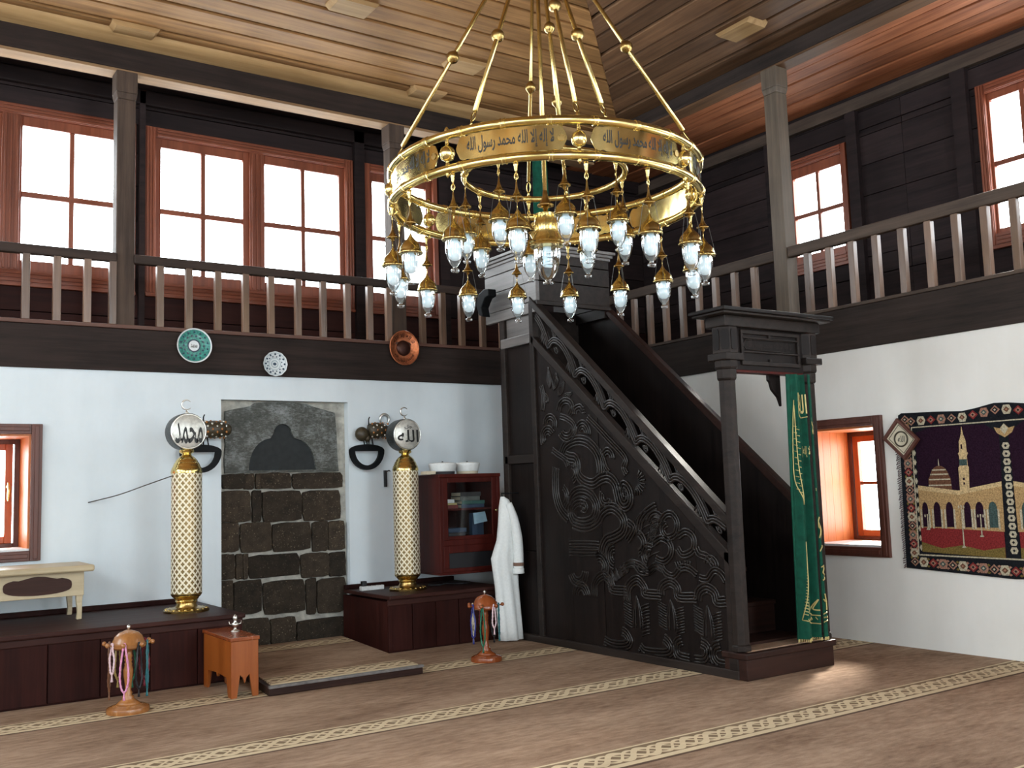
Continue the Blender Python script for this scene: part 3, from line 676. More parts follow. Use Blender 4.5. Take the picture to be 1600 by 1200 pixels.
# ------------------------------------------------------------------ benches
def bench(name, lab, x0, x1, yf, z, boards):
    t = thing(name, lab, 'bench', (0, 0, 0))
    MB().box(x0, x1, yf + .02, YQ - .005, 0, z - .045).build('body', 'bench', t)
    xs = [x0 + (x1 - x0) * i / boards for i in range(boards + 1)]
    for a, b in zip(xs, xs[1:]): MB().box(a + .003, b - .003, yf, yf + .022, .012, z - .075).build('plank', 'bench', t, bevel=.003)
    MB().box(x0, x1, yf - .008, yf + .02, z - .075, z - .03).build('trim_board', 'bench_top', t, bevel=.006)
    MB().box(x0 - .0, x1 + .012, yf - .03, YQ - .01, z - .03, z).build('top', 'bench_top', t, bevel=.008)
    MB().box(x0, x1, YQ - .05, YQ - .01, z, z + .035).build('ledge', 'bench', t, bevel=.005)
    return t
bench('wall_bench', 'long dark red-brown plank bench under the left window', -1.6, 2.27, 6.64, .435, 13)
bench('wall_bench', 'dark short bench under the hanging bookcase, right of the mihrab', 3.47, 4.5, 6.88, .425, 5)

# ------------------------------------------------------------------ minbar
SX0, SX1, SY0, SY1 = 4.585, 5.36, 4.40, 6.90
mn = thing('minbar', 'tall black carved wooden minbar with stairs and canopied doorway', 'pulpit', (0, 0, 0))
def zr(y): return .986 + .853 * (y - 4.41)        # handrail top
def zs(y): return .748 + .8155 * (y - 4.401)      # lower sloping board, top
def zl(y): return .662 + .822 * (y - 4.408)       # lower sloping board, underside
for nm, y0, y1 in (('side_plank', 4.47, 4.735), ('side_plank', 4.738, 5.055), ('side_plank', 5.058, 5.68), ('side_plank', 5.683, 6.05), ('side_plank', 6.053, 6.44)):
    j = random.uniform(0, .004)
    MB().prism([(y0, .045), (y1, .045), (y1, zl(y1) + .01), (y0, zl(y0) + .01)], 'yz', SX0 + .008 + j, SX0 + .04).build(nm, 'minbar', mn)
MB().box(SX0 - .012, SX0 + .04, 4.40, SY1, 0, .055).build('plinth', 'minbar_s', mn, bevel=.006)
MB().prism([(4.40, zl(4.40)), (6.47, zl(6.47)), (6.47, zs(6.47)), (4.40, zs(4.40))], 'yz', SX0 - .012, SX0 + .05).build('sloping_board', 'minbar_s', mn, bevel=.008)
MB().prism([(4.40, zr(4.40) - .07), (6.46, zr(6.46) - .07), (6.46, zr(6.46)), (4.40, zr(4.40))], 'yz', SX0 - .022, SX0 + .05).build('handrail', 'minbar_s', mn, bevel=.008)
MB().box(SX0 - .012, SX0 + .04, 4.40, 4.475, .05, zs(4.43)).build('front_stile', 'minbar_s', mn, bevel=.006)
MB().box(SX0 - .012, SX0 + .05, 6.43, 6.485, .05, 2.70).build('back_stile', 'minbar_s', mn, bevel=.006)
# back tower below the crown
for za, zb in ((.05, .70), (.705, 1.40), (1.47, 2.36)): MB().box(SX0 + .02, SX0 + .045, 6.48, 6.885, za, zb).build('tower_panel', 'minbar', mn, bevel=.004)
MB().box(SX0 + .02, SX0 + .045, 6.48, 6.885, 2.43, 2.60).build('tower_panel', 'kiosk', mn, bevel=.004)
MB().box(SX0 - .014, SX0 + .04, 6.48, 6.9, 2.36, 2.44).build('tower_rail', 'kiosk', mn, bevel=.006)
MB().box(SX0 - .008, SX0 + .04, 6.48, 6.9, 1.40, 1.47).build('tower_rail', 'minbar_s', mn, bevel=.006)
MB().box(SX0 - .008, SX0 + .05, 6.85, 6.905, .05, 2.62).build('back_stile', 'minbar_s', mn, bevel=.006)
MB().box(SX0 + .0, SX1 + .03, 6.905, 6.93, 0, 2.70).build('rear_panel', 'minbar', mn)
MB().box(SX0 + .04, SX1, 6.80, 6.83, 1.9, 2.70).build('inner_panel', 'minbar_s', mn)
# far side of the stairs
MB().prism([(4.40, 0), (6.9, 0), (6.9, zr(6.44)), (6.44, zr(6.44)), (4.40, zr(4.40))], 'yz', SX1 - .035, SX1).build('far_side_panel', 'minbar', mn)
MB().prism([(4.40, zr(4.40) - .06), (6.46, zr(6.46) - .06), (6.46, zr(6.46) + .01), (4.40, zr(4.40) + .01)], 'yz', SX1 - .05, SX1 + .01).build('far_handrail', 'step', mn, bevel=.006)
for k in range(9):
    y0 = 4.50 + k * .245; z = .19 + k * .205
    MB().box(SX0 + .04, SX1 - .035, y0, y0 + .27, z - .03, z).build('tread', 'step', mn, bevel=.004)
    MB().box(SX0 + .04, SX1 - .035, y0 + .015, y0 + .03, z - .205, z - .03).build('riser', 'step', mn)
MB().box(SX0 - .005, 5.385, 4.335, 4.52, 0, .125).build('base_step', 'step', mn, bevel=.006)
MB().box(SX0 - .02, 5.40, 4.32, 4.53, .125, .165).build('base_step_edge', 'step', mn, bevel=.008)
MB().box(SX0 + .03, 5.35, 4.36, 4.50, .165, .172).build('step_carpet', 'carpet', mn)
# crown (preacher's balcony) of horizontal boards
KX0, KX1, KY0, KY1 = 4.575, 5.335, 6.37, 7.12
for za, zb in ((2.60, 2.685), (2.69, 2.85), (2.855, 3.0), (3.005, 3.10)):
    MB().box(KX0, KX0 + .035, KY0, KY1, za, zb).build('crown_board', 'kiosk', mn, bevel=.004)  # left face paler than the others: window light painted into its wood
    if za > 2.65: MB().box(KX0 + .035, KX1, KY0, KY0 + .035, za, zb).build('crown_board', 'minbar_s', mn, bevel=.004)
    MB().box(KX1 - .035, KX1, KY0 + .035, KY1, za, zb).build('crown_board', 'minbar_s', mn, bevel=.004)
for i, (o_, za, zb) in enumerate(((.012, 3.075, 3.10), (.028, 3.10, 3.125), (.045, 3.125, 3.15))):
    MB().box(KX0 - o_, KX1 + o_, KY0 - o_, KY1 + o_, za, zb).build('crown_moulding', 'kiosk', mn, bevel=.004)
MB().box(KX0 - .0, KX1, KY0 - .012, KY0 + .03, 2.655, 2.69).build('crown_rail', 'minbar_s', mn, bevel=.004)
# relief carving on the side
CARVE = {'a': [(6.109, 1.448), (6.075, 1.495), (6.004, 1.522), (5.904, 1.532), (5.809, 1.511), (5.737, 1.466), (5.694, 1.406), (5.68, 1.335), (5.683, 1.289)],
 'b': [(6.09, 1.429), (6.031, 1.408), (5.962, 1.393), (5.957, 1.321), (5.922, 1.261), (5.847, 1.217), (5.754, 1.204), (5.668, 1.237), (5.585, 1.246), (5.525, 1.21), (5.503, 1.148), (5.481, 1.08), (5.423, 1.04), (5.361, 1.068), (5.351, 1.134), (5.378, 1.19), (5.429, 1.203), (5.454, 1.147), (5.436, 1.102)],
 'c': [(6.043, 1.06), (6.009, 1.119), (5.929, 1.154), (5.833, 1.141), (5.761, 1.093), (5.747, 1.024), (5.788, .965), (5.884, .941), (5.98, .952), (6.027, 1.0), (6.004, 1.047), (5.933, 1.077), (5.858, 1.059)],
 'd': [(6.022, .916), (5.926, .894), (5.811, .901), (5.715, .943), (5.666, .995), (5.582, 1.029), (5.503, 1.012), (5.446, .957), (5.459, .889), (5.54, .849), (5.631, .824), (5.68, .772), (5.702, .714)],
 'e': [(6.15, 1.782), (6.126, 1.83), (6.063, 1.855), (5.994, 1.836), (5.977, 1.792), (6.009, 1.746)], 'f': [(5.95, 1.742), (5.938, 1.777), (5.878, 1.79), (5.851, 1.764), (5.822, 1.767)],
 'g': [(6.335, 1.684), (6.31, 1.733), (6.256, 1.747), (6.206, 1.718), (6.209, 1.663)], 'h': [(6.132, 1.731), (6.052, 1.707), (5.975, 1.665), (5.968, 1.61), (6.041, 1.566)],
 'i': [(6.252, 1.479), (6.171, 1.439), (6.092, 1.399), (6.064, 1.349)], 'j': [(6.218, 1.355), (6.234, 1.257), (6.231, 1.134), (6.176, 1.024), (6.079, .952)],
 'k': [(5.80, 1.70), (5.706, 1.632), (5.54, 1.50), (5.40, 1.385), (5.421, 1.326), (5.39, 1.269)], 'l': [(6.071, .772), (5.895, .777), (5.717, .776)], 'm': [(6.075, .713), (5.899, .713), (5.711, .719)],
 'n': [(5.051, .928), (5.0, .981), (4.938, .987), (4.903, .94), (4.923, .877), (4.993, .854), (5.029, .896), (4.988, .928)], 'o': [(5.123, .798), (5.058, .827), (4.982, .802), (4.978, .739), (5.044, .695), (5.113, .713)],
 'p': [(4.887, .846), (4.82, .875), (4.76, .849), (4.765, .777), (4.849, .744), (4.891, .784)], 'q': [(4.728, .789), (4.702, .749), (4.632, .731), (4.58, .684)],
 'r': [(5.282, .859), (5.26, .947), (5.189, 1.013), (5.089, 1.056)], 's': [(5.404, .813), (5.33, .902), (5.395, .946)], 't': [(5.682, 1.452), (5.649, 1.392), (5.617, 1.322), (5.583, 1.286)],
 'u': [(5.47, .589), (5.381, .648), (5.281, .642), (5.201, .603), (5.118, .639), (5.042, .611)], 'w': [(6.37, 2.0), (6.35, 1.9), (6.37, 1.8)],
 'arch1': [(5.432, .393), (5.417, .493), (5.32, .548), (5.249, .503), (5.244, .461), (5.083, .461)], 'arch2': [(5.083, .461), (5.072, .514), (4.992, .55), (4.925, .523), (4.914, .462), (4.751, .468)],
 'arch3': [(4.738, .454), (4.72, .506), (4.654, .535), (4.586, .51), (4.569, .457), (4.487, .463)], 'arch0': [(5.80, .40), (5.78, .50), (5.68, .56), (5.60, .51), (5.59, .465), (5.43, .465)],
 'wave': [(5.451, .623), (5.347, .644), (5.284, .598), (5.202, .597), (5.134, .638), (5.071, .641), (5.027, .601), (4.951, .584), (4.871, .64), (4.797, .638), (4.741, .606)], 'wave2': [(4.714, .587), (4.643, .581), (4.583, .634), (4.529, .627), (4.491, .58)],
 'scr1': [(5.318, .1), (5.271, .07), (5.174, .07), (5.064, .08), (5.015, .107), (5.027, .153), (5.072, .179)], 'scr2': [(4.839, .07), (4.927, .075), (4.962, .108), (4.951, .161), (4.904, .186)],
 'scr3': [(4.795, .07), (4.708, .078), (4.67, .122), (4.68, .17), (4.729, .185)], 'scr4': [(4.503, .07), (4.583, .073), (4.628, .117), (4.611, .168), (4.561, .188)], 'scr0': [(5.70, .10), (5.62, .08), (5.50, .085), (5.43, .115), (5.45, .165), (5.50, .185)]}
def ridge(paths, name='carved_ridge', x=SX0 + .008, r=.0085, mat='carving', parent=mn, n=6, clip=True):
    m = MB()
    for P in paths:
        seg = []
        for p in P + [None]:
            if p is not None and (not clip or (p[1] < zl(p[0]) - .012 and p[1] > .06 and 4.48 < p[0] < 6.42)): seg.append(p); continue
            if len(seg) > 2: m.tube([(x, a, b) for a, b in seg], r, n)
            seg = []
    if m.v: return m.build(name, mat, parent, smooth=True)
for key, P in CARVE.items():
    S = smooth_path(P, 5)
    offs = (-.048, -.024, 0, .024) if key in 'abcdj' else (-.03, -.01, .01) if key in 'nophkiuvtxyz' or key.startswith('w') else (-.03, -.01, .01, .03) if key[:3] in ('arc', 'scr') else (-.022, 0, .022)
    ridge([offset2(S, o) for o in offs])
for cy, z0, z1, sgn in ((5.075, .235, .395, 1), (4.91, .24, .40, -1), (4.74, .235, .394, 1), (4.575, .23, .397, -1), (5.25, .2, .396, -1), (5.43, .22, .39, 1)):
    ridge([[(cy - .04, z0 + (z1 - z0) * k / 9), (cy, z0 + (z1 - z0) * k / 9 + .012 * sgn), (cy + .04, z0 + (z1 - z0) * k / 9 + .028 * sgn)] for k in range(10)], r=.006)
for cy, z0, z1, w in ((4.99, .24, .44, .05), (4.655, .22, .43, .05), (5.33, .22, .44, .05)):   # upright pointed leaves between the columns
    ridge([smooth_path([(cy - w * s, z0), (cy - w * .8 * s, (z0 + z1) / 2), (cy, z1)], 4) for s in (1, -1, .5, -.5)], r=.006)
# scallop shell
ridge([[(5.285 - .03 * math.cos(a), 1.22 + .03 * math.sin(a)), (5.285 - .06 * math.cos(a), 1.22 + .06 * math.sin(a)), (5.285 - .095 * math.cos(a), 1.22 + .095 * math.sin(a))] for a in [math.radians(-100 + k * 18) for k in range(10)]], 'carved_shell', r=.007)
rc = random.Random(3)
for cy, cz, r0, a0, a1, nn in ((6.30, 1.58, .10, -30, 150, 4), (6.05, 1.66, .12, 200, 330, 4), (5.86, 1.60, .09, 20, 200, 4), (5.98, .58, .12, 180, 340, 4), (5.95, .40, .10, 0, 180, 4), (5.72, .62, .10, 60, 240, 4), (5.55, .70, .09, -80, 90, 4),
                            (5.88, 1.05, .045, 0, 320, 3), (5.30, .80, .09, 100, 260, 3), (5.18, .72, .08, -60, 120, 3), (4.86, .70, .07, 180, 350, 3), (5.10, .92, .10, 20, 130, 3), (5.62, 1.12, .07, 200, 400, 3), (5.58, 1.40, .07, 30, 190, 3), (6.16, 1.13, .10, 120, 240, 3), (4.60, .68, .06, 10, 190, 3), (6.02, 1.30, .08, 100, 250, 3)):
    ridge([[(cy + (r0 - .022 * q) * math.cos(math.radians(a0 + (a1 - a0) * k / 20)), cz + (r0 - .022 * q) * math.sin(math.radians(a0 + (a1 - a0) * k / 20))) for k in range(21)] for q in range(nn) if r0 - .022 * q > .012], 'carved_arc')
ridge([[(5.95 - .018 * k, 1.36 - .012 * abs(k - 6)), (5.96 - .018 * k, 1.27 - .006 * k)] for k in range(12)], 'carved_hatching', r=.004)
ridge([[(5.20 - .02 * k, 1.02 - .045 * k), (5.26 - .02 * k, 1.0 - .045 * k), (5.30 - .012 * k, .96 - .045 * k)] for k in range(7)], 'carved_feather', r=.005)
def leaf(cy, cz, l, w, a):
    ca, sa = math.cos(a), math.sin(a)
    T = lambda u, v: (cy + u * ca - v * sa, cz + u * sa + v * ca)
    return [smooth_path([T(0, 0), T(l * .4, w * s), T(l, 0)], 4) for s in (1, .5, 0, -.5, -1)]
ridge([p for cy, cz, l, w, a in ((6.20, 1.95, .16, .035, 1.9), (6.25, 1.97, .17, .03, 1.5), (6.15, 1.90, .14, .03, 2.3), (6.10, 1.86, .14, .03, 2.8), (6.28, 1.86, .12, .03, .9)) for p in leaf(cy, cz, l, w, a)], 'carved_flower', r=.006)
ridge([p for k in range(7) for p in leaf(5.27 - .02 * k, .62 + .055 * k, .12, .025, 2.2 + .12 * k)], 'carved_leaves', r=.005)
ridge([p for k in range(6) for p in leaf(5.60 - .03 * k, .48 + .02 * k, .10, .022, 1.2 + .2 * k)], 'carved_leaves', r=.005)
# openwork vine between handrail and sloping board
def vine(s, t):      # s along the slope 0..1, t across 0..1
    y = 6.41 - s * 1.96; return (y, zs(y) + .004 + t * (zr(y) - .07 - zs(y) - .008))
NP = 6
base_v = []
for k in range(NP * 14 + 1):
    u = k / 14; base_v.append(vine(min(1, u / NP + .02 * math.sin(2 * PI * u)), .5 + .30 * math.cos(2 * PI * u)))
ribs = [offset2(base_v, o) for o in (-.019, 0, .019)]
ridge(ribs, 'openwork_vine', x=SX0 + .008, r=.011, clip=False)
m = MB()       # web joining the three ribs of the vine
a_, b_ = ribs[0], ribs[2]
vs = [(SX0 + .012, p[0], p[1]) for p in a_] + [(SX0 + .012, p[0], p[1]) for p in b_]; n_ = len(a_)
vs += [(SX0 + .03, p[1], p[2]) for p in vs]
m.add(vs, [(i, i + 1, n_ + i + 1, n_ + i) for i in range(n_ - 1)] + [(2 * n_ + i, 3 * n_ + i, 3 * n_ + i + 1, 2 * n_ + i + 1) for i in range(n_ - 1)] + [(i, 2 * n_ + i, 2 * n_ + i + 1, i + 1) for i in range(n_ - 1)] + [(n_ + i, n_ + i + 1, 3 * n_ + i + 1, 3 * n_ + i) for i in range(n_ - 1)])
m.build('openwork_band', 'minbar_s', mn, smooth='auto')
cur = []
for k in range(NP):
    for s0, t0, d in ((k + .30, .42, 1), (k + .80, .58, -1)):
        sp = []
        for j in range(15):
            a = j / 14 * 2.6 * PI; rr = .085 * (1 - j / 17)
            sp.append(vine(min(.995, max(.005, (s0 + d * rr * math.cos(a) * .9) / NP)), t0 + d * (.20 + rr * 1.9 * math.sin(a))))
        cur.append(sp)
        cur += [[vine(min(.995, (s0 - .05 + q * .10 * j / 4) / NP), (.5 - d * (.10 + .36 * j / 4))) for j in range(5)] for q in (-1, -.2, .6)]
for P in cur: ridge([P], 'openwork_curl', r=.0065, clip=False)
# canopied doorway
def octo(r): return [(r * math.cos(PI / 8 + k * PI / 4), r * math.sin(PI / 8 + k * PI / 4)) for k in range(8)]
def octcol(m, cx, cy, prof):
    for (r0, z0), (r1, z1) in zip(prof, prof[1:]):
        a, b = octo(r0), octo(r1); m.add([(cx + x, cy + y, z0) for x, y in a] + [(cx + x, cy + y, z1) for x, y in b], [(k, (k + 1) % 8, 8 + (k + 1) % 8, 8 + k) for k in range(8)] + [tuple(range(8))[::-1], tuple(range(8, 16))])
    return m
for cx, nm in ((4.61, 'doorway_column'), (5.36, 'doorway_column')):
    col_ = octcol(MB(), cx, 4.40, [(.062, .172), (.062, .20), (.054, .21), (.054, 1.83), (.064, 1.84), (.066, 1.90), (.075, 1.91), (.075, 1.955)]).build(nm, 'minbar_s', mn, bevel=.004)
    cap = MB().box(cx - .08, cx + .08, 4.32, 4.48, 1.955, 2.0).build('canopy_corner', 'minbar_s', mn, bevel=.006)
    octcol(MB(), cx, 4.40, [(.082, 2.0), (.082, 2.165)]).build('corner_block', 'minbar_s', cap, bevel=.003)
    m = MB()
    for k in (4, 5, 6):       # recessed faces of the corner block
        a = k * PI / 4 + PI / 4
        ca, sa = math.cos(a - PI / 4), math.sin(a - PI / 4)
        pts = [(-.018, 2.02), (.018, 2.02), (.026, 2.04), (.026, 2.13), (.018, 2.15), (-.018, 2.15), (-.026, 2.13), (-.026, 2.04)]
        q = [(cx + ca * .080 - sa * u, 4.40 + sa * .080 + ca * u, z) for u, z in pts]; b0 = [(cx + ca * .072 - sa * u, 4.40 + sa * .072 + ca * u, z) for u, z in pts]
        m.add(q + b0, [tuple(range(8))] + [(i, (i + 1) % 8, 8 + (i + 1) % 8, 8 + i) for i in range(8)])
    m.build('face_panel', 'minbar', cap)
MB().box(4.53, 5.425, 4.315, 4.485, 2.165, 2.235).build('canopy_frieze', 'minbar_s', mn, bevel=.006)
MB().box(4.47, 5.475, 4.262, 4.54, 2.235, 2.25).build('canopy_top', 'minbar_s', mn, bevel=.004)
MB().box(4.455, 5.49, 4.245, 4.555, 2.25, 2.275).build('canopy_top', 'minbar', mn, bevel=.006)
MB().box(4.66, 5.29, 4.36, 4.45, 1.90, 2.17).build('canopy_panel', 'minbar', mn)
MB().box(4.66, 5.29, 4.365, 4.445, 1.885, 1.90).build('canopy_soffit', 'mahogany', mn)
ip = MB()
for za, zb in ((1.93, 1.955), (2.01, 2.02), (2.10, 2.11), (2.13, 2.155)): ip.box(4.70, 5.25, 4.345, 4.365, za, zb)
for xa, xb in ((4.70, 4.72), (5.23, 5.25)): ip.box(xa, xb, 4.345, 4.365, 1.955, 2.13)
ip.box(4.955, 4.975, 4.345, 4.365, 2.11, 2.13); ip.box(4.955, 4.975, 4.345, 4.365, 1.955, 1.975)
ip.build('canopy_moulding', 'minbar_s', mn, bevel=.003)
m = letters(MB(), 'لا إله إلا الله محمد رسول الله', lambda a, b: (4.965 + a * .42, 4.352, 2.06 + b * .062)); m.build('inscription', 'minbar_s', mn)
m = MB(); m.tube(smooth_path([(4.745, 4.352, 2.03), (4.725, 4.352, 2.06), (4.745, 4.352, 2.09), (4.80, 4.352, 2.097)], 4), .004, 6); m.tube([(4.745, 4.352, 2.03), (5.2, 4.352, 2.024)], .003, 6); m.tube([(4.8, 4.352, 2.097), (5.2, 4.352, 2.097)], .003, 6); m.build('inscription_frame', 'minbar_s', mn, smooth=True)
m = MB().prism([(5.03, 1.90), (5.14, 1.90), (5.14, 1.68), (5.115, 1.74), (5.06, 1.79), (5.045, 1.84), (5.03, 1.85)], 'xz', 4.43, 4.455); m.build('corbel', 'minbar', mn, bevel=.004)

# green curtain at the doorway
cu = thing('doorway_curtain', 'green velvet curtain with gold Arabic embroidery gathered in the minbar doorway', 'curtain', (0, 0, 0))
def csurf(u, v, lift=0.):      # u 0..1 across, v 0 (top) .. 1 (bottom)
    xa = 5.075 + (5.03 - 5.075) * v; xb = 5.275 + (5.30 - 5.275) * v
    fold = .022 * math.sin(2 * PI * (2.1 * u + .15)) + .012 * math.sin(2 * PI * (4.6 * u + .4 + .3 * v))
    return (xa + (xb - xa) * u, 4.31 + fold * (.6 + .5 * v) - lift, 1.880 - (1.880 - .20) * v)
NU, NV = 60, 40
def sheet(f, ua, ub):
    m = MB(); n = NU; vs = [f(ua + (ub - ua) * i / n, j / NV) for j in range(NV + 1) for i in range(n + 1)]
    bk = [(x, y + .006, z) for x, y, z in vs]; w = n + 1; N = len(vs)
    fs = [(j * w + i, j * w + i + 1, (j + 1) * w + i + 1, (j + 1) * w + i) for j in range(NV) for i in range(n)]
    m.add(vs + bk, fs + [tuple(q + N for q in f_[::-1]) for f_ in fs] + [(i, N + i, N + i + 1, i + 1) for i in range(n)] + [(NV * w + i, NV * w + i + 1, N + NV * w + i + 1, N + NV * w + i) for i in range(n)] + [(j * w, (j + 1) * w, N + (j + 1) * w, N + j * w) for j in range(NV)] + [(j * w + n, N + j * w + n, N + (j + 1) * w + n, (j + 1) * w + n) for j in range(NV)])
    return m
sheet(csurf, 0, .70).build('curtain_panel', 'green_cloth', cu, smooth='auto')
sheet(lambda u, v: (lambda p: (p[0] + .004, p[1] - .018, p[2]))(csurf(u, v)), .72, 1.0).build('curtain_panel', 'green_cloth', cu, smooth='auto')
CL = lambda u, v: csurf(u, v, .024 if u > .71 else .004)
m = MB()
for P in ([(.20, .10), (.12, .36), (.30, .50)], [(.20, .12), (.22, .36), (.30, .50)], [(.30, .64), (.27, .78), (.16, .93)], [(.31, .70), (.34, .80), (.30, .90)], [(.16, .93), (.45, .945), (.68, .95)], [(.30, .90), (.5, .915), (.68, .92)], [(.74, .915), (.99, .905)], [(.74, .945), (.99, .935)], [(.46, .07), (.46, .16), (.70, .165)]):
    m.tube([CL(*q) for q in smooth_path(P, 8)], .0035, 5)
for P in ([(.86, .55), (.80, .58), (.88, .60), (.82, .63)], [(.80, .56), (.92, .61), (.96, .66)], [(.80, .68), (.94, .66), (.97, .72)], [(.80, .74), (.92, .735), (.84, .76), (.93, .775), (.82, .79)], [(.78, .44), (.80, .45)], [(.84, .84), (.88, .88), (.86, .90)], [(.95, .83), (.88, .87), (.80, .86)], [(.56, .90), (.60, .88), (.66, .86), (.60, .895), (.68, .90)]):
    m.tube([CL(*q) for q in smooth_path(P, 8)], .005, 5)
for k in range(22): u, v = .17 + .045 * (k % 2), .20 + k * .012; m.tube([CL(u, v), CL(u + .05, v + .004)], .003, 4)
for k in range(18): u, v = .285 - .0045 * k * 1.2, .72 + k * .011; m.tube([CL(u - .02, v), CL(u + .035, v + .004)], .003, 4)
for k in range(9): u = .22 + k * .05; m.tube([CL(u, .925), CL(u + .02, .935)], .003, 4)
for k in range(6): u = .76 + k * .04; m.tube([CL(u, .93), CL(u + .02, .925)], .003, 4)
m.build('gold_embroidery', 'gold_thread', cu, smooth=True)
m = MB()
letters(m, 'الله', lambda a, b: CL(.58 + a * .24, .115 - b * .075)); letters(m, 'محمد', lambda a, b: CL(.85 + a * .20, .20 - b * .07)); letters(m, 'لا إله إلا', lambda a, b: CL(.62 + a * .16, .30 - b * .045))
m.build('gold_lettering', 'gold_thread', cu)
m = MB()
for k in range(60):
    u = k / 59
    if .70 < u < .72: continue
    p = CL(u, 1.0); m.tube([p, (p[0], p[1], p[2] - .018)], .0022, 4)
m.build('gold_fringe', 'gold_thread', cu)
# ------------------------------------------------------------------ chandelier
CX, CY, CZ0 = 3.444, 4.667, 2.40
ch = thing('chandelier', 'large brass ring chandelier with calligraphy panels and clear glass oil lamps', 'chandelier', (CX, CY, CZ0), math.atan2(-.594, .805))
RO, RI, ZU, ZLO, ZI = .91, .48, 3.05, 2.865, 3.05
def pol(R, th, z): t = math.radians(th); return (R * math.sin(t), -R * math.cos(t), z)
def cbuild(m, name, mat, par=None, **k): return m.build(name, mat, par or ch, loc=(0, 0, -CZ0), **k)
for nm, R, z, r in (('upper_ring', RO, ZU, .024), ('lower_ring', RO, ZLO, .024), ('inner_ring', RI, ZI, .018)):
    cbuild(MB().tube([pol(R, a * 4, z) for a in range(90)], r, 14, closed=True), nm, 'brass', smooth=True)
def inst(o, par, loc=None, rz=None):
    c = o.copy(); COL.objects.link(c); c.parent = par
    if loc is not None: c.location = loc
    if rz is not None: c.rotation_euler[2] = rz
    return c
col0 = None
for R, z, rr, n, off in ((RO, ZU, .0285, 24, 2.25), (RO, ZLO, .0285, 24, 2.25), (RI, ZI, .0225, 8, 13)):
    proto = None
    for k in range(n):
        th = off + k * 360 / n
        if proto is None:
            proto = MB().lathe([(rr * .86, -.016), (rr, -.014), (rr, -.009), (rr * .9, -.006), (rr * .9, .006), (rr, .009), (rr, .014), (rr * .86, .016)], 14, axis='x').build('collar', 'brass', ch, smooth='auto'); o = proto
        else: o = inst(proto, ch)
        p = pol(R, th, z); o.location = (p[0], p[1], p[2] - CZ0); o.rotation_euler[2] = math.radians(th)
proto = None
for k in range(8):
    th = 11.5 + 45 * k
    if proto is None:
        proto = MB().lathe([(.003, ZLO - .045 - 2.95), (.010, ZLO - .03 - 2.95), (.012, -.06), (.009, -.05), (.007, -.042), (.014, -.040), (.032, -.029), (.043, 0), (.032, .029), (.014, .040), (.008, .046), (.011, .056), (.008, .07), (.010, .115), (.013, .13), (.004, .145)], 16).build('spindle_ball', 'brass', ch, smooth=True); o = proto
    else: o = inst(proto, ch)
    p = pol(RO, th, 2.95 - CZ0); o.location = p
# calligraphy panels between the two outer rings
NPAN = 28
for k in range(8):
    thc = 34 + 45 * k; m = MB(); vs = []; H = .066
    for i in range(NPAN + 1):
        t = -1 + 2 * i / NPAN; e = max(0, (abs(t) - .84) / .16); h = H * math.sqrt(max(.02, 1 - e * e)) * (1 - .12 * math.exp(-((abs(t) - .80) / .04) ** 2))
        for q in (1, -1):
            for rr in (RO + .004, RO - .002): vs.append(pol(rr, thc + t * 18.6, 2.957 + q * h))
    fs = []
    for i in range(NPAN):
        a, b = 4 * i, 4 * i + 4; fs += [(a, b, b + 2, a + 2), (a + 1, a + 3, b + 3, b + 1), (a, a + 1, b + 1, b), (a + 2, b + 2, b + 3, a + 3)]
    fs += [(0, 2, 3, 1), (4 * NPAN, 4 * NPAN + 1, 4 * NPAN + 3, 4 * NPAN + 2)]
    pan = cbuild(m.add(vs, fs), 'calligraphy_panel', 'brass_p', smooth='auto')
    lt = MB(); letters(lt, 'لا إله إلا الله محمد رسول الله', lambda a, b: pol(RO + .0052, thc + a * 29, 2.957 + b * .098)); lt.build('lettering', 'engrave', pan)
    for q in (-1, 1):
        br = MB().tube([pol(RO + .001, thc + q * 9, 2.957 + s_ * .066) for s_ in (1, 1.25)], .005, 6); br.tube([pol(RO + .001, thc + q * 9, 2.957 - s_ * .066) for s_ in (1, 1.2)], .005, 6); br.build('clip', 'brass', pan, smooth=True)
    ro = MB().lathe([(.001, .0), (.018, .0), (.018, .002), (.012, .004), (.001, .004)], 12, axis='y').build('rosette', 'brass_d', pan)
    ro.location = pol(RO + .009, thc + 16.8, 2.957); ro.rotation_euler[2] = math.radians(thc + 16.8)
# suspension rods with balls, from the hub under the ceiling
HUBZ = 4.63
def rod(R, th, z, t, name='suspension_rod', rad=.0125, br=.038):
    a = Vector(pol(R, th, z)); b = Vector(pol(.05, th, HUBZ)); rb = cbuild(MB().tube([a + (b - a) * .06, b], rad, 8), name, 'brass', smooth=True)
    c = a + (b - a) * t; d = (b - a).normalized()
    m = MB().lathe([(.009, -br * 1.25), (.013, -br * 1.05), (br * .6, -br * .8), (br * .92, -br * .4), (br, 0), (br * .92, br * .4), (br * .6, br * .8), (.013, br * 1.05), (.009, br * 1.25)], 14)
    rot = d.to_track_quat('Z', 'Y').to_matrix(); m.v = [tuple(rot @ Vector(p) + c) for p in m.v]; m.build('rod_ball', 'brass_d', rb, smooth=True)
    m = MB(); e = a + (b - a) * .06
    m.tube([a, a + (e - a) * .35], .006, 6)
    ct = a + (e - a) * .62; ww = (e - a).length * .32
    side = d.cross(Vector((0, 0, 1))).normalized() if abs(d.z) < .999 else Vector((1, 0, 0))
    m.tube([ct + d * (ww * math.cos(q)) + side * (.012 * math.sin(q)) for q in [2 * PI * k / 14 for k in range(14)]], .0035, 6, closed=True); m.build('link', 'brass', rb, smooth=True)
for th, t in ((-69, .42), (-24, .40), (21, .38), (66, .42), (11.5, .52)): rod(RO, th, ZU + .02, t)
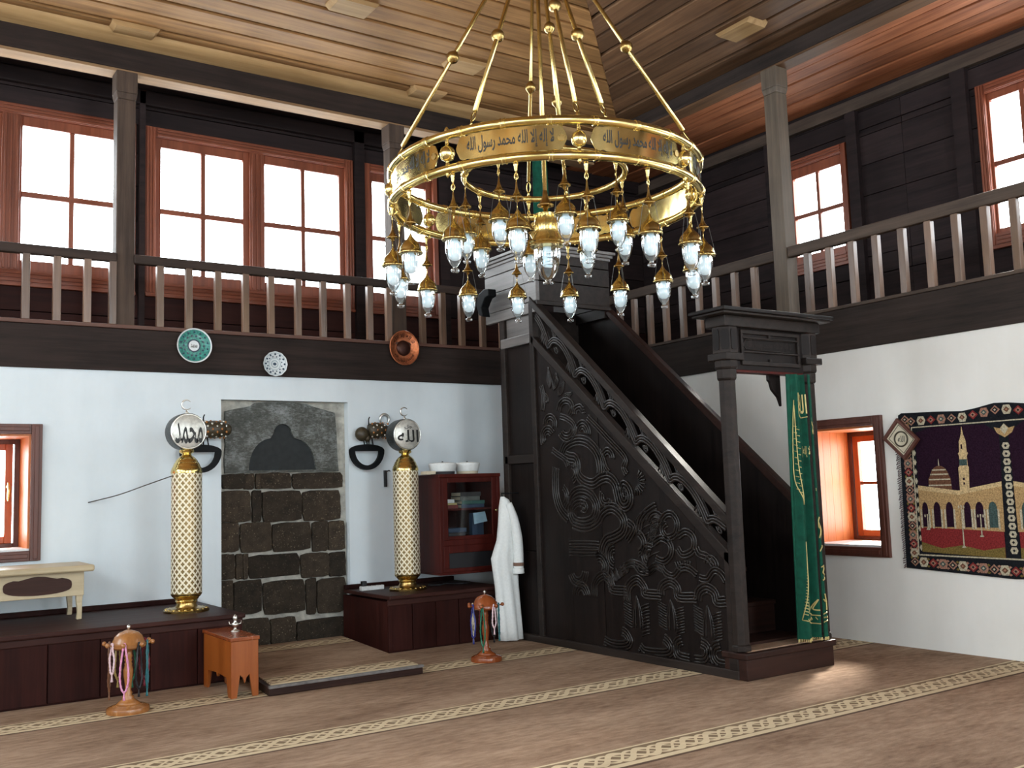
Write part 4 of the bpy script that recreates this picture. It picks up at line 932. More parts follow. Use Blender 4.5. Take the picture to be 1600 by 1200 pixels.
for th, t in ((13, .50), (-167, .42), (163, .36)): rod(RI, th, ZI + .015, t, rad=.011, br=.034)
cbuild(MB().tube([(0, 0, 2.86), (0, 0, HUBZ + .08)], .013, 10), 'central_stem', 'brass', smooth=True)
cbuild(MB().lathe([(.03, 4.55), (.10, 4.58), (.12, 4.62), (.10, 4.66), (.04, 4.68), (.03, 4.70), (.09, 4.715), (.10, ZC)], 20), 'hub', 'brass', smooth='auto')
# one hanging lamp, then copies
def lamp_parts(par):
    cap = MB().lathe([(.050, -.004), (.062, -.010), (.066, -.004), (.066, .0), (.061, .005), (.060, .014), (.058, .026), (.052, .040), (.041, .054), (.028, .067), (.018, .078), (.011, .089), (.006, .099), (.003, .106)], 20).build('hanging_lamp', 'brass_cap', par, smooth=True)
    MB().lathe([(.048, -.004), (.049, -.04), (.046, -.075), (.038, -.105), (.026, -.13), (.013, -.146), (.010, -.152), (.020, -.158), (.023, -.166), (.020, -.174), (.006, -.177)], 20, cap=False).build('glass_shade', 'lampglass', cap, smooth=True)
    MB().lathe([(.016, .0), (.018, -.010), (.032, -.020), (.037, -.040), (.036, -.080), (.030, -.100), (.016, -.112), (.001, -.115)], 16).build('bulb', 'bulb', cap, smooth=True)
    MB().lathe([(.004, .246), (.005, .228), (.008, .208), (.014, .190), (.024, .174), (.034, .165), (.035, .160), (.020, .156), (.010, .150), (.010, .143), (.004, .138)], 16).build('smoke_bell', 'brass_d', cap, smooth=True)
    MB().tube([(0, 0, .10), (0, 0, .14)], .0025, 6).build('chain', 'brass', cap, smooth=True)
    m = MB(); m.tube([(0, 0, .245), (0, 0, .29)], .003, 6); m.tube([(.009 * math.sin(q), 0, .275 + .018 * math.cos(q)) for q in [2 * PI * k / 12 for k in range(12)]], .003, 5, closed=True)
    m.lathe([(.003, .29), (.007, .305), (.010, .33), (.014, .345), (.005, .352)], 10); m.build('hanger', 'brass', cap, smooth=True)
    m = MB()
    for k in range(3):
        a = 2 * PI * k / 3 + .5; m.tube([(.064 * math.cos(a), .064 * math.sin(a), .0), (.034 * math.cos(a), .034 * math.sin(a), .162)], .0012, 4)
    m.build('wires', 'wire', cap)
    return cap
lamp0 = lamp_parts(ch)
spots = [(RO, -9 + 22.5 * k, 2.49) for k in range(16)] + [(RI, 13 + 45 * k, 2.685) for k in range(8)]
for i, (R, th, z) in enumerate(spots):
    if i == 0: o = lamp0
    else:
        o = lamp0.copy(); COL.objects.link(o); o.parent = ch
        for c_ in lamp0.children: d_ = c_.copy(); COL.objects.link(d_); d_.parent = o
    p = pol(R, th, z - CZ0 + random.uniform(-.006, .006)); o.location = p; o.rotation_euler[2] = math.radians(th + random.uniform(-20, 20))
cl = cbuild(MB().lathe([(.075, 2.615), (.098, 2.618), (.103, 2.626), (.100, 2.636), (.106, 2.644), (.102, 2.655), (.080, 2.664), (.073, 2.69), (.070, 2.72), (.078, 2.745), (.072, 2.76), (.070, 2.80), (.074, 2.812), (.03, 2.818), (.012, 2.83)], 28), 'central_lamp', 'brass', smooth='auto')
MB().lathe([(.076, 2.615), (.079, 2.57), (.074, 2.52), (.060, 2.47), (.040, 2.435), (.022, 2.42), (.016, 2.412), (.030, 2.405), (.032, 2.395), (.008, 2.39)], 26, cap=False).build('glass_shade', 'lampglass', cl, smooth=True)
m = MB()
for k in range(4):
    pts = [(.022 * math.cos(a), .022 * math.sin(a), 2.50 + .022 * k + .003 * a) for a in [2 * PI * j / 12 for j in range(13)]]; m.tube(pts, .0085, 7)
m.lathe([(.02, 2.585), (.024, 2.59), (.024, 2.62)], 12); m.build('bulb', 'bulb', cl, smooth=True)
MB().lathe([(.013, 2.96), (.016, 2.93), (.022, 2.905), (.034, 2.885), (.048, 2.874), (.05, 2.866), (.03, 2.86), (.016, 2.852), (.012, 2.83)], 18).build('smoke_bell', 'brass_d', cl, smooth=True)
m = MB(); m.tube([(0, .0, 3.05 - .0), (0, .0, 2.92)], .002, 4); m.build('hanger', 'wire', cl)

# ------------------------------------------------------------------ finial lanterns beside the mihrab
def crescent_pts(r, c, z, a0=40, a1=320, n=16): return [(c + r * math.cos(math.radians(a0 + (a1 - a0) * i / n)), 0, z + r * math.sin(math.radians(a0 + (a1 - a0) * i / n))) for i in range(n + 1)]
def lantern(x, y, z0, dz, lab, word, small):
    t = thing('floor_lantern', lab, 'lantern', (x, y, z0), 0, 'brass cylinder lanterns flanking the mihrab')
    MB().lathe([(.15, .0), (.152, .012), (.14, .02), (.11, .026), (.075, .032), (.066, .05), (.066, .062)], 28).build('base', 'brass_d', t, smooth='auto')
    m = MB()
    for k in range(20):
        a = 2 * PI * k / 20; m.sphere((.135 * math.cos(a), .135 * math.sin(a), .019), .012, 8, (1, 1, .5))
    bo = m.build('base_beading', 'brass', t, smooth=True); bo['kind'] = 'stuff'
    MB().lathe([(.060, .055), (.070, .062), (.074, .07), (.070, .078), (.080, .085), (.084, .094), (.096, .104), (.104, .118), (.104, .125)], 28).build('pedestal', 'brass', t, smooth='auto')
    MB().lathe([(.103, .12), (.103, .95)], 36, cap=False).build('perforated_cylinder', 'lattice', t, smooth=True)
    MB().lathe([(.105, .945), (.106, .955), (.104, .965), (.098, .985), (.094, .988), (.090, 1.0), (.082, 1.018), (.078, 1.02), (.072, 1.034), (.058, 1.05), (.046, 1.06), (.034, 1.068), (.030, 1.08), (.048, 1.088), (.052, 1.10), (.048, 1.11)], 28).build('shoulder', 'brass', t, smooth='auto')
    zc = 1.235; r = .128
    d = MB().lathe([(.001, -.05), (r * .82, -.05), (r, -.042), (r * 1.015, .02), (r, .082), (r * .82, .09), (.001, .09)], 36, (0, 0, zc), 'y').build('disc', 'discrim', t, smooth='auto')
    MB().lathe([(.001, -.056), (r * .86, -.056), (r * .90, -.052), (r * .93, -.045)], 36, (0, 0, zc), 'y', cap=False).build('disc_face', 'discface', d, smooth='auto')
    MB().tube([(r * .93 * math.cos(a), -.047, zc + r * .93 * math.sin(a)) for a in [2 * PI * k / 40 for k in range(40)]], .006, 6, closed=True).build('rim', 'silver', d, smooth=True)
    m = letters(MB(), word, lambda a, b: (a * .19, -.0585, zc - .012 + b * (.10 if small else .15)))
    if small: letters(m, small, lambda a, b: (a * .07 + .005, -.0585, zc + .062 + b * .035))
    m.build('lettering', 'engrave', d)
    MB().lathe([(.012, 1.36), (.014, 1.37), (.006, 1.378), (.005, 1.388)], 10).build('finial', 'silver', t, smooth=True)
    m = MB(); P = crescent_pts(.034, .0, 1.424); n = len(P); m.tube(P, [.0022 + .0045 * math.sin(PI * i / (n - 1)) for i in range(n)], 8); m.build('crescent', 'silver', t, smooth=True)
    return t
lantern(2.02, 7.06, .435, 0, 'brass cylinder lantern on the left bench, topped by a silver disc and crescent', 'محمد', None)
lantern(3.805, 7.19, .427, 0, 'brass cylinder lantern on the right bench, next to the hanging bookcase', 'الله', 'جل')
m = MB().tube(smooth_path([(1.92, 7.04, 1.365), (1.80, 7.25, 1.31), (1.66, 7.5, 1.245), (1.50, 7.68, 1.20)], 6), .004, 6)
tag(m.build('cable', 'wire', smooth=True), 'thin grey cable running from the left lantern to the wall', 'cable')
m = MB(); m.box(-.010, .010, -.03, .0, -.07, .07); m.tube([(0, -.03, .06), (.02, -.05, .068), (.03, -.05, .06)], .006, 6)
tag(m.build('wall_hook', 'plastic_k', loc=(3.868, 7.69, 1.32), bevel=.003), 'narrow black hook plate on the wall left of the right lantern', 'hook')

# ------------------------------------------------------------------ gourd holders on the wall
def holder(xc, lab):
    t = thing('gourd_holder', lab, 'ornament', (xc, YQ, 1.40), 0, 'black crescent holders with gourds beside the mihrab')
    Y0, Y1 = -.085, -.055
    n = 18; out = [(.158 * math.cos(a), .16 + .165 * math.sin(a)) for a in [PI + PI * k / n for k in range(n + 1)]]; inn = [(.112 * math.cos(a) , .155 + .122 * math.sin(a)) for a in [PI + PI * k / n for k in range(n + 1)]]
    m = MB()
    for i in range(n): m.prism([out[i], out[i + 1], inn[i + 1], inn[i]], 'xz', Y0, Y1)
    m.build('bowl', 'iron', t)
    top = [(.158 * math.cos(a), .158 + .052 * math.sin(a)) for a in [PI * k / n for k in range(n + 1)]]
    MB().prism(top + [(-.10, .152), (.10, .152)], 'xz', Y0, Y1).build('lid', 'iron', t, bevel=.003)
    m = MB()
    for x in (-.02, .005, .06): m.tube([(x, -.07, .205), (x - .012, -.07, .275)], .005, 6)
    m.tube([(.02, -.075, .20), (.02, -.075, .42), (.028, -.078, .44)], .005, 6); m.tube([(.02, -.07, .30), (.02, 0, .30)], .008, 6); m.build('support', 'iron', t, smooth=True)
    m = MB(); m.sphere((-.045, -.075, .295), .058, 16, (1.0, .9, 1.05)); m.build('egg', 'egg', t, smooth=True)
    m = MB().lathe([(.02, .0), (.055, .012), (.066, .05), (.068, .10), (.062, .14), (.048, .165), (.040, .17), (.045, .20), (.034, .215)], 18, (.01, -.08, .325), 'x')
    g = m.build('gourd', 'egg', t, smooth=True)
    for nm, k0, mt in (('bead', 0, 'silver'), ('bead', 1, 'turned')):
        m = MB()
        for r_ in range(5):
            for k in range(9):
                if (r_ + k) % 2 == k0:
                    a = 2 * PI * (k + .5 * (r_ % 2)) / 9; m.sphere((.035 + r_ * .036, -.08 + .063 * math.cos(a), .325 + .063 * math.sin(a)), .0105, 6)
        o = m.build('inlay_beads', mt, g, smooth=True); o['kind'] = 'stuff'
    m = MB().sphere((.0, -.085, .26), .03, 10); m.build('stopper', 'egg', t, smooth=True)
    return t
holder(2.285, 'black crescent holder with speckled gourd behind the left lantern')
holder(3.672, 'black crescent holder with speckled gourd right of the mihrab')
m = MB(); P = [(.042 * math.cos(a), -.02, .042 * math.sin(a)) for a in [math.radians(-60 + 290 * k / 18) for k in range(19)]]; m.tube(P, [.005 + .008 * math.sin(PI * k / 18) for k in range(19)], 8)
tag(m.build('wall_crescent', 'silver', loc=(3.868, YQ, 1.825), smooth=True), 'small grey crescent ring on the wall above the right gourd', 'ornament')

# ------------------------------------------------------------------ plates on the beam
def plate_mb(r, sc=0): return MB()
def plate(x, z, r, lab, kind):
    t = thing('wall_plate', lab, 'plate', (x, YQ - .022, z), 0, 'decorative plates on the gallery beam')
    n = 48; m = MB()
    rr = lambda k: r * (1 + (.018 * math.cos(12 * 2 * PI * k / n) if kind == 'white' else 0))
    ky = 1.06 if kind == 'copper' else 1.0
    prof_ = [(.55, -.012), (.62, -.014), (.92, -.030), (1.0, -.034), (.98, -.026), (.6, -.0), (.001, -.0)]
    ring = [[(rr(k) * q * math.cos(2 * PI * k / n), h, ky * rr(k) * q * math.sin(2 * PI * k / n)) for k in range(n)] for q, h in prof_]
    base = 0
    for g in ring: m.v += g
    for j in range(len(ring) - 1): m.f += [(j * n + k, j * n + (k + 1) % n, (j + 1) * n + (k + 1) % n, (j + 1) * n + k) for k in range(n)]
    m.f.append(tuple(range(n)))
    m.build('rim', 'copper' if kind == 'copper' else 'ceramic', t, smooth='auto')
    def yy(q): return -.0145 - max(0, (q - .62)) / .30 * .016 if q > .62 else -.0145
    def annulus(q0, q1, mt, nm, dy=0., k0=0, k1=None, nseg=48):
        m = MB(); st = 5
        for i in range(st):
            a, b = q0 + (q1 - q0) * i / st, q0 + (q1 - q0) * (i + 1) / st
            m.add([(r * q * math.cos(2 * PI * k / nseg), yy(q) - dy, ky * r * q * math.sin(2 * PI * k / nseg)) for q in (a, b) for k in range(nseg)], [(k, (k + 1) % nseg, nseg + (k + 1) % nseg, nseg + k) for k in range(nseg)])
        return m.build(nm, mt, t, smooth=True)
    def dot(q, a, s, m, dy=.0025, sq=1.):
        cx, cz = r * q * math.cos(a), ky * r * q * math.sin(a)
        m.add([(cx, yy(q) - dy, cz)] + [(cx + s * math.cos(b) * sq, yy(q + s / r * .7) - dy, cz + s * math.sin(b)) for b in [2 * PI * k / 8 for k in range(8)]], [(0, 1 + k, 1 + (k + 1) % 8) for k in range(8)])
    if kind == 'teal':
        annulus(.30, .92, 'teal', 'glaze', .001)
        annulus(.30, .38, 'navy', 'inner_band', .002); annulus(.001, .30, 'ceramic', 'medallion', .002)
        m = MB()
        for k in range(14): dot(.58 + .0, 2 * PI * k / 14, .009, m)
        for k in range(14): dot(.78, 2 * PI * (k + .5) / 14, .008, m)
        m.build('dot_pattern', 'navy', t)['kind'] = 'stuff'
        m = letters(MB(), 'محمد', lambda a, b: (a * .05, yy(.2) - .004, b * .03)); m.build('lettering', 'egg', t)
    elif kind == 'white':
        m = MB()
        for k in range(12): dot(.78, 2 * PI * k / 12, .008, m)
        for k in range(12): dot(.60, 2 * PI * (k + .5) / 12, .006, m)
        dot(.0, 0, .012, m, sq=1.3)
        m.build('dot_pattern', 'navy', t)['kind'] = 'stuff'
        annulus(.46, .50, 'bluegrey', 'inner_band', .0018); annulus(.24, .30, 'bluegrey', 'inner_band', .0018); annulus(.86, .89, 'bluegrey', 'outer_band', .0018)
    else:
        m = MB().lathe([(r * .48, -.014), (r * .46, -.024), (r * .36, -.032), (r * .2, -.036), (.001, -.037)], 28, axis='y', cap=False); m.build('boss', 'copper_d', t, smooth=True)
        def arcfn(c0, sp, sgn): return lambda a, b: ((q := .72 + b * .26 * sgn), (al := math.radians(c0 - a * sp * sgn)), (r * q * math.cos(al), yy(q) - .003, ky * r * q * math.sin(al)))[2]
        letters(MB(), 'لا إله إلا الله', arcfn(90, 130, 1)).build('lettering', 'copper_d', t); letters(MB(), 'محمد رسول الله', arcfn(-90, 120, -1)).build('lettering', 'copper_d', t)
        MB().tube([(r * .98 * math.cos(a), -.034, ky * r * .98 * math.sin(a)) for a in [2 * PI * k / 48 for k in range(48)]], .006, 6, closed=True).build('rolled_edge', 'copper', t, smooth=True)
    return t
plate(2.243, 2.372, .134, 'round teal green plate with white rim and pale centre', 'teal')
plate(2.888, 2.258, .10, 'small white plate with blue dots and scalloped rim', 'white')
plate(4.056, 2.448, .142, 'embossed copper plate with Arabic lettering around a domed centre', 'copper')

# ------------------------------------------------------------------ hanging bookcase with its contents
bk = thing('bookcase', 'dark red wooden bookcase with a glazed door, right of the lantern', 'cabinet', (4.005, 7.0, .55))
W_, D_, H_ = .58, .685, .785
MB().box(0, .02, .02, D_, 0, H_).build('side_panel', 'mahogany', bk, bevel=.003); MB().box(W_ - .02, W_, .02, D_, 0, H_).build('side_panel', 'mahogany', bk, bevel=.003)
MB().box(.02, W_ - .02, D_ - .015, D_, 0, H_).build('back_panel', 'mahogany', bk)
MB().box(-.006, W_ + .006, -.008, D_, H_ - .03, H_).build('top', 'mahogany', bk, bevel=.005); MB().box(-.004, W_ + .004, .0, D_, -.02, .0).build('bottom', 'mahogany', bk, bevel=.004)
for z in (.27, .505): MB().box(.02, W_ - .02, .04, D_ - .015, z - .016, z).build('shelf', 'mahogany', bk)
dr = MB().box(.03, .078, 0, .02, .255, H_ - .03).box(.50, .55, 0, .02, .255, H_ - .03).box(.078, .50, 0, .02, .715, H_ - .03).box(.078, .50, 0, .02, .255, .285).build('door', 'mahogany', bk, bevel=.004)
MB().box(.078, .50, .006, .010, .285, .715).build('glass', 'pane', dr)
MB().lathe([(.004, 0), (.004, -.012), (.010, -.018), (.010, -.024), (.001, -.028)], 10, (.525, 0, .48), 'y').build('knob', 'brass', dr, smooth=True)
for a_, b_ in ((0, .03), (.55, W_)): MB().box(a_, b_, -.003, .02, 0, H_ - .03).build('front_post', 'mahogany', bk, bevel=.003)
dw = MB().box(.03, .55, 0, .02, .21, .255).box(.03, .55, 0, .02, 0, .03).box(.03, .08, 0, .02, .03, .21).box(.50, .55, 0, .02, .03, .21).box(.08, .50, 0, .02, .15, .21).build('drawer_front', 'mahogany', bk, bevel=.004)
MB().box(.08, .50, .010, .016, .03, .15).build('dark_panel', 'plastic_k', dw)
def book(x0, x1, z0, z1, y, d, mt, lab, tilt=0.):
    t = thing('book', lab, 'book', (4.005 + (x0 + x1) / 2, 7.0 + y, .55 + z0)); w, h = (x1 - x0) / 2, z1 - z0
    MB().box(-w, w, 0, d, 0, h * .12).box(-w, w, 0, d, h * .88, h).box(-w, w, 0, .006, h * .12, h * .88).build('cover', mt, t, bevel=.002)
    MB().box(-w + .004, w - .004, .006, d - .004, h * .12, h * .88).build('pages', 'paper', t)
    t.rotation_euler = (0, tilt, 0); return t
S1, S2 = .505, .27
book(.085, .21, S1, S1 + .03, .06, .16, 'book_r', 'red book lying at the left under a white book')
book(.09, .20, S1 + .03, S1 + .045, .065, .15, 'book_y', 'thin yellowish book on the red one inside the bookcase')
book(.088, .175, S1 + .045, S1 + .075, .06, .14, 'plastic_w', 'small white book on top of the left pile')
book(.24, .46, S1, S1 + .03, .06, .17, 'book_b', 'dark blue book at the bottom of the right pile')
book(.25, .47, S1 + .03, S1 + .06, .065, .17, 'book_g', 'green book in the middle of the right pile')
book(.23, .42, S1 + .06, S1 + .095, .06, .16, 'book_grey', 'grey book second from the top of the right pile')
book(.235, .43, S1 + .095, S1 + .13, .06, .16, 'book_k', 'dark grey book on top of the right pile')
book(.10, .28, S2, S2 + .04, .07, .16, 'book_k', 'black book lying on the lower shelf of the bookcase')
book(.11, .29, S2 + .04, S2 + .075, .07, .15, 'book_b', 'navy book on the black one, lower shelf')
bl = thing('booklet', 'pale blue booklet leaning open behind the bookcase glass', 'booklet', (4.005 + .42, 7.06, .55 + S2))
m = MB(); m.add([(-.06, 0, .10), (.06, -.01, .12), (.065, .03, .20), (-.045, .04, .19), (-.06, .003, .10), (.06, -.007, .12), (.065, .033, .20), (-.045, .043, .19)], [(0, 1, 2, 3), (7, 6, 5, 4), (0, 4, 5, 1), (1, 5, 6, 2), (2, 6, 7, 3), (3, 7, 4, 0)]); m.build('cover', 'paperblue', bl)
MB().box(-.05, .06, .05, .10, .0, .19).build('back_half', 'book_b', bl)
def hat(x, y, r, h, lab, band):
    t = thing('turban_hat', lab, 'hat', (x, y, 1.3355), 0, 'white turban hats on the bookcase')
    MB().lathe([(r * .82, 0), (r * .84, .018), (r * .86, .022)], 24).build('band', band, t, smooth='auto')
    m = MB().lathe([(r * .84, .02), (r * .88, .03), (r * .93, .05), (r * .985, h * .85), (r, h * .95), (r * .97, h + .004), (r * .90, h + .007), (r * .4, h + .012), (.001, h + .013)], 28); m.build('wrap', 'white_cloth', t, smooth=True)
    MB().lathe([(.001, h + .008), (.009, h + .011), (.007, h + .019), (.001, h + .021)], 10).build('button', 'hat_band', t, smooth=True)
hat(4.117, 7.13, .118, .085, 'white turban hat with a dark base, left one on the bookcase', 'hat_band')
hat(4.352, 7.13, .108, .085, 'white turban hat with a cream base, right one on the bookcase', 'paper')
t = thing('small_box', 'small cream box lying at the left corner of the bookcase top', 'box', (3.955, 7.06, 1.3355))
MB().box(-.04, .04, -.03, .08, 0, .026).build('body', 'paper', t, bevel=.003); MB().box(-.041, .041, -.031, .0, .014, .0265).build('lid', 'paper', t, bevel=.002)

# white robe hanging against the back end of the minbar
rb = thing('robe', 'white robe with embroidered cuffs hanging beside the bookcase', 'robe', (4.45, 6.72, .015))
prof_r = [(1.125, -.035, -.015, .02), (1.10, -.045, .03, .035), (1.04, -.055, .062, .05), (.92, -.065, .078, .055), (.78, -.085, .088, .06), (.64, -.145, .095, .06), (.56, -.135, .098, .06), (.42, -.115, .10, .062), (.25, -.105, .108, .066), (.10, -.095, .116, .07), (.0, -.09, .12, .072)]
n = 28; m = MB(); vs = []
for z, a, b, d in prof_r:
    for k in range(n):
        an = 2 * PI * k / n; c = math.cos(an); s_ = math.sin(an)
        fold = 1 + .22 * math.sin(7 * an + 2 * z) * min(1, (1.12 - z) * 1.2)
        vs.append(((a + b) / 2 + (b - a) / 2 * c, d * s_ * fold, z))
m.add(vs, [(j * n + k, j * n + (k + 1) % n, (j + 1) * n + (k + 1) % n, (j + 1) * n + k) for j in range(len(prof_r) - 1) for k in range(n)] + [tuple(range(n)), tuple(range((len(prof_r) - 1) * n, len(prof_r) * n))[::-1]])
m.build('body', 'white_cloth', rb, smooth=True)
m = MB().tube(smooth_path([(-.0, -.045, 1.07), (.035, -.065, .95), (.055, -.075, .80), (.06, -.078, .66), (.058, -.075, .555)], 4), [.028 + .012 * min(1, k / 8) for k in range(17)], 12); m.build('sleeve', 'white_cloth', rb, smooth=True)
m = MB().lathe([(.0405, .575), (.0425, .577), (.0425, .60), (.0405, .602)], 14, (.059, -.0765, 0), cap=False); m.build('cuff_embroidery', 'trim_cloth', rb, smooth=True)
MB().lathe([(.043, .515), (.047, .518), (.046, .555), (.041, .558)], 14, (.057, -.075, 0)).build('cuff', 'white_cloth', rb, smooth=True)
MB().tube([(-.025, 0, 1.12), (-.02, .02, 1.15), (.06, .02, 1.15), (.13, .0, 1.15)], .005, 6).build('hook', 'iron', rb, smooth=True)

# ------------------------------------------------------------------ things on the benches and floor
tb = thing('low_table', 'cream painted low table with a dark oval panel on the left bench', 'table', (.86, 7.36, .436))
MB().box(-.60, .575, -.25, .24, .312, .355).build('top', 'cream', tb, bevel=.012)
for x0, x1, y0, y1 in ((-.54, .52, -.19, -.165), (-.54, .52, .165, .19), (-.54, -.515, -.165, .165), (.495, .52, -.165, .165)):
    MB().box(x0, x1, y0, y1, .155, .315).build('apron', 'cream', tb, bevel=.003)
for xc in (.24, -.29):
    P = [(.205 * math.cos(a) * (1 if abs(math.cos(a)) < .85 else 1.0), .057 * math.copysign(abs(math.sin(a)) ** .6, math.sin(a))) for a in [2 * PI * k / 32 for k in range(32)]]
    P = [(a, b + (.008 * math.cos(a / .04) if b > .05 else 0)) for a, b in P]
    MB().prism([(xc + a, .232 + b) for a, b in P], 'xz', -.194, -.19).build('oval_panel', 'ovalp', tb)
for sx in (-1, 1):
    for sy in (-1, 1):
        x, y = (.495 if sx > 0 else -.515), sy * .165
        q = [(.022, .16), (-.022, .16), (-.020, .12), (-.012, .05), (-.016, .0), (.014, .0), (.016, .03), (.016, .12)]
        MB().prism([(x + a, b) for a, b in q], 'xz', y - .018, y + .018).build('leg', 'cream', tb, bevel=.003)
st = thing('stool', 'orange varnished wooden stool with jagged skirts before the mihrab', 'stool', (2.085, 6.33, 0))
def skirt(w, h):
    a = w / 2
    return [(-a, 0), (-a + .04, 0), (-a + .075, h * .34), (-.014, h * .36), (0, h * .29), (.014, h * .36), (a - .075, h * .34) if a > .09 else (.03, h * .38), (a - .04, 0), (a, 0), (a, h), (-a, h)]
def skirt2(w, h):
    a = w / 2; k = .036
    return [(-a, 0), (-a + k, 0), (-a + k + .02, h * .40), (-.010, h * .34), (0, h * .24), (.010, h * .34), (a - k - .02, h * .40), (a - k, 0), (a, 0), (a, h), (-a, h)]
for y in (-.27, .25): MB().prism(skirt2(.17, .335), 'xz', y, y + .02).build('end_panel', 'orange', st, bevel=.002)
for x in (-.085, .067): MB().prism([(a, b) for a, b in skirt(.50, .335)], 'yz', x, x + .018).build('side_panel', 'orange', st, bevel=.002)
MB().box(-.092, .092, -.28, .28, .335, .357).build('top', 'turned_red', st, bevel=.005)
sv = thing('silver_ornament', 'tiny silver lamp-like ornament standing on the orange stool', 'ornament', (2.12, 6.34, .357))
MB().lathe([(.028, 0), (.026, .006), (.010, .014), (.008, .03), (.022, .04), (.024, .05), (.010, .058), (.012, .075), (.018, .085), (.010, .10), (.002, .108)], 14).build('body', 'silver', sv, smooth=True)
for s_ in (-1, 1): MB().tube([(.02 * s_, 0, .045), (.036 * s_, 0, .05), (.04 * s_, 0, .066)], .003, 6).build('arm', 'silver', sv, smooth=True)
ps = thing('power_strip', 'white power strip with sockets at the corner of the right bench', 'power strip', (3.60, 7.42, .426))
MB().box(-.10, .10, -.025, .025, 0, .035).build('housing', 'plastic_w', ps, bevel=.005)
for k in range(4): MB().lathe([(.016, .034), (.018, .037), (.017, .037), (.012, .032)], 12, (-.07 + .045 * k, 0, 0), cap=False).build('socket', 'plastic_k', ps)
MB().box(-.09, -.05, -.02, .02, .035, .075).build('plug', 'plastic_k', ps, bevel=.005)
m = MB().tube(smooth_path([(4.05, 7.30, .437), (4.12, 7.22, .437), (4.22, 7.3, .437), (4.3, 7.18, .437), (4.42, 7.25, .437)], 6), .006, 6)
tag(m.build('cable', 'plastic_k', smooth=True), 'black cable lying on the right bench below the bookcase', 'cable')

def rosary_stand(x, y, lab, wood_, s, pegs):
    t = thing('rosary_stand', lab, 'stand', (x, y, 0), 0, 'turned wooden rosary stands')
    MB().lathe([(.118 * s, 0), (.120 * s, .012), (.116 * s, .028), (.10 * s, .036), (.06 * s, .046), (.055 * s, .052)], 28).build('base', wood_, t, smooth='auto')
    MB().lathe([(.07, .045), (.05, .06), (.030, .075), (.034, .085), (.020, .095), (.024, .108), (.017, .12), (.019, .16), (.026, .205), (.027, .235), (.020, .26), (.022, .27), (.017, .28), (.023, .29), (.018, .30), (.024, .312), (.020, .325), (.024, .36)], 16).build('column', wood_, t, smooth=True)
    MB().lathe([(.02, .352), (.085 * s, .356), (.097 * s, .366), (.098 * s, .382), (.090 * s, .392), (.086 * s, .402), (.076 * s, .426), (.054 * s, .446), (.022, .458), (.010, .462)], 26).build('dome', wood_, t, smooth='auto')
    MB().lathe([(.006, .458), (.005, .466), (.011, .472), (.011, .482), (.001, .49)], 12).build('finial', 'silver', t, smooth=True)
    pg = []
    for k in range(pegs):
        a = 2 * PI * k / pegs + .35; c, s_ = math.cos(a), math.sin(a)
        m = MB().tube([(.08 * s * c, .08 * s * s_, .378), (.125 * s * c, .125 * s * s_, .386)], .005, 6); m.sphere((.133 * s * c, .133 * s * s_, .388), .0135, 10); m.build('peg', wood_, t, smooth=True)
        pg.append((x + .104 * s * c, y + .104 * s * s_, .390, a))
    return pg
def rosary(p, ln, w, mt, lab, grp, thick=.0042, tassel=True):
    x, y, z, a = p; t = thing('rosary', lab, 'rosary', (x, y, z), a + PI / 2, grp)
    N = 44; P = []
    for k in range(N):
        u = 2 * PI * k / N; s_ = math.sin(u); zz = -ln / 2 * (1 - math.cos(u)); ww = w * (.35 + .65 * min(1, -zz / ln * 1.3))
        P.append((ww * s_ , .002 * math.sin(5 * u), zz + .006))
    r = [thick * (1.15 if k % 2 else .8) for k in range(N)]
    MB().tube(P, r, 6, closed=True).build('bead_loop', mt, t, smooth=True)
    if tassel:
        MB().lathe([(.003, .0), (.005, -.006), (.004, -.012), (.006, -.03), (.008, -.045)], 8, (0, 0, -ln + .006)).build('tassel', mt, t, smooth=True)
pg = rosary_stand(1.425, 6.135, 'turned honey wood rosary stand in front of the left bench', 'turned', 1.0, 8)
pg = sorted(pg, key=lambda q: q[0] * .83 - q[1] * .56)
G1 = 'prayer beads on the left rosary stand'
for p, (ln, w, mt, lab) in zip(pg, [(.25, .014, 'brown', 'brown prayer beads hanging at the far left of the honey wood stand'), (.20, .016, 'olive', 'olive yellow prayer beads on the left of the honey wood stand'), (.15, .018, 'whitepink', 'pale pink short loop of prayer beads on the honey wood stand'), (.21, .016, 'green', 'dark green prayer beads behind the pale pink ones'),
                                      (.24, .020, 'pink', 'bright pink prayer beads in the middle of the honey wood stand'), (.20, .034, 'wine', 'wine red thick prayer beads on the honey wood stand'), (.23, .016, 'black', 'black prayer beads behind the wine red ones'), (.24, .014, 'teal2', 'teal prayer beads at the right of the honey wood stand')]):
    rosary(p, ln * 1.12, w * 1.35, 'bead_' + mt, lab, G1, thick=.0062 if mt != 'wine' else .010)
pg = rosary_stand(3.84, 6.10, 'turned reddish wood rosary stand before the right bench', 'turned_red', .93, 7)
pg = sorted(pg, key=lambda q: q[0] * .83 - q[1] * .56)
G2 = 'prayer beads on the right rosary stand'
for p, (ln, w, mt, lab) in zip(pg, [(.21, .014, 'ivory', 'ivory prayer beads at the far left of the reddish stand'), (.21, .030, 'navy2', 'navy blue prayer beads on the left of the reddish stand'), (.17, .018, 'wine', 'wine red prayer beads at the middle of the reddish stand'), (.26, .014, 'green', 'long dark green prayer beads on the reddish stand'),
                                      (.22, .020, 'black', 'black prayer beads on the right half of the reddish stand'), (.15, .014, 'whitepink', 'pale pink prayer beads in front of the white robe'), (.20, .020, 'teal2', 'dark teal prayer beads at the far right of the reddish stand')]):
    rosary(p, ln * 1.08, w * 1.3, 'bead_' + mt, lab, G2, thick=.0058)

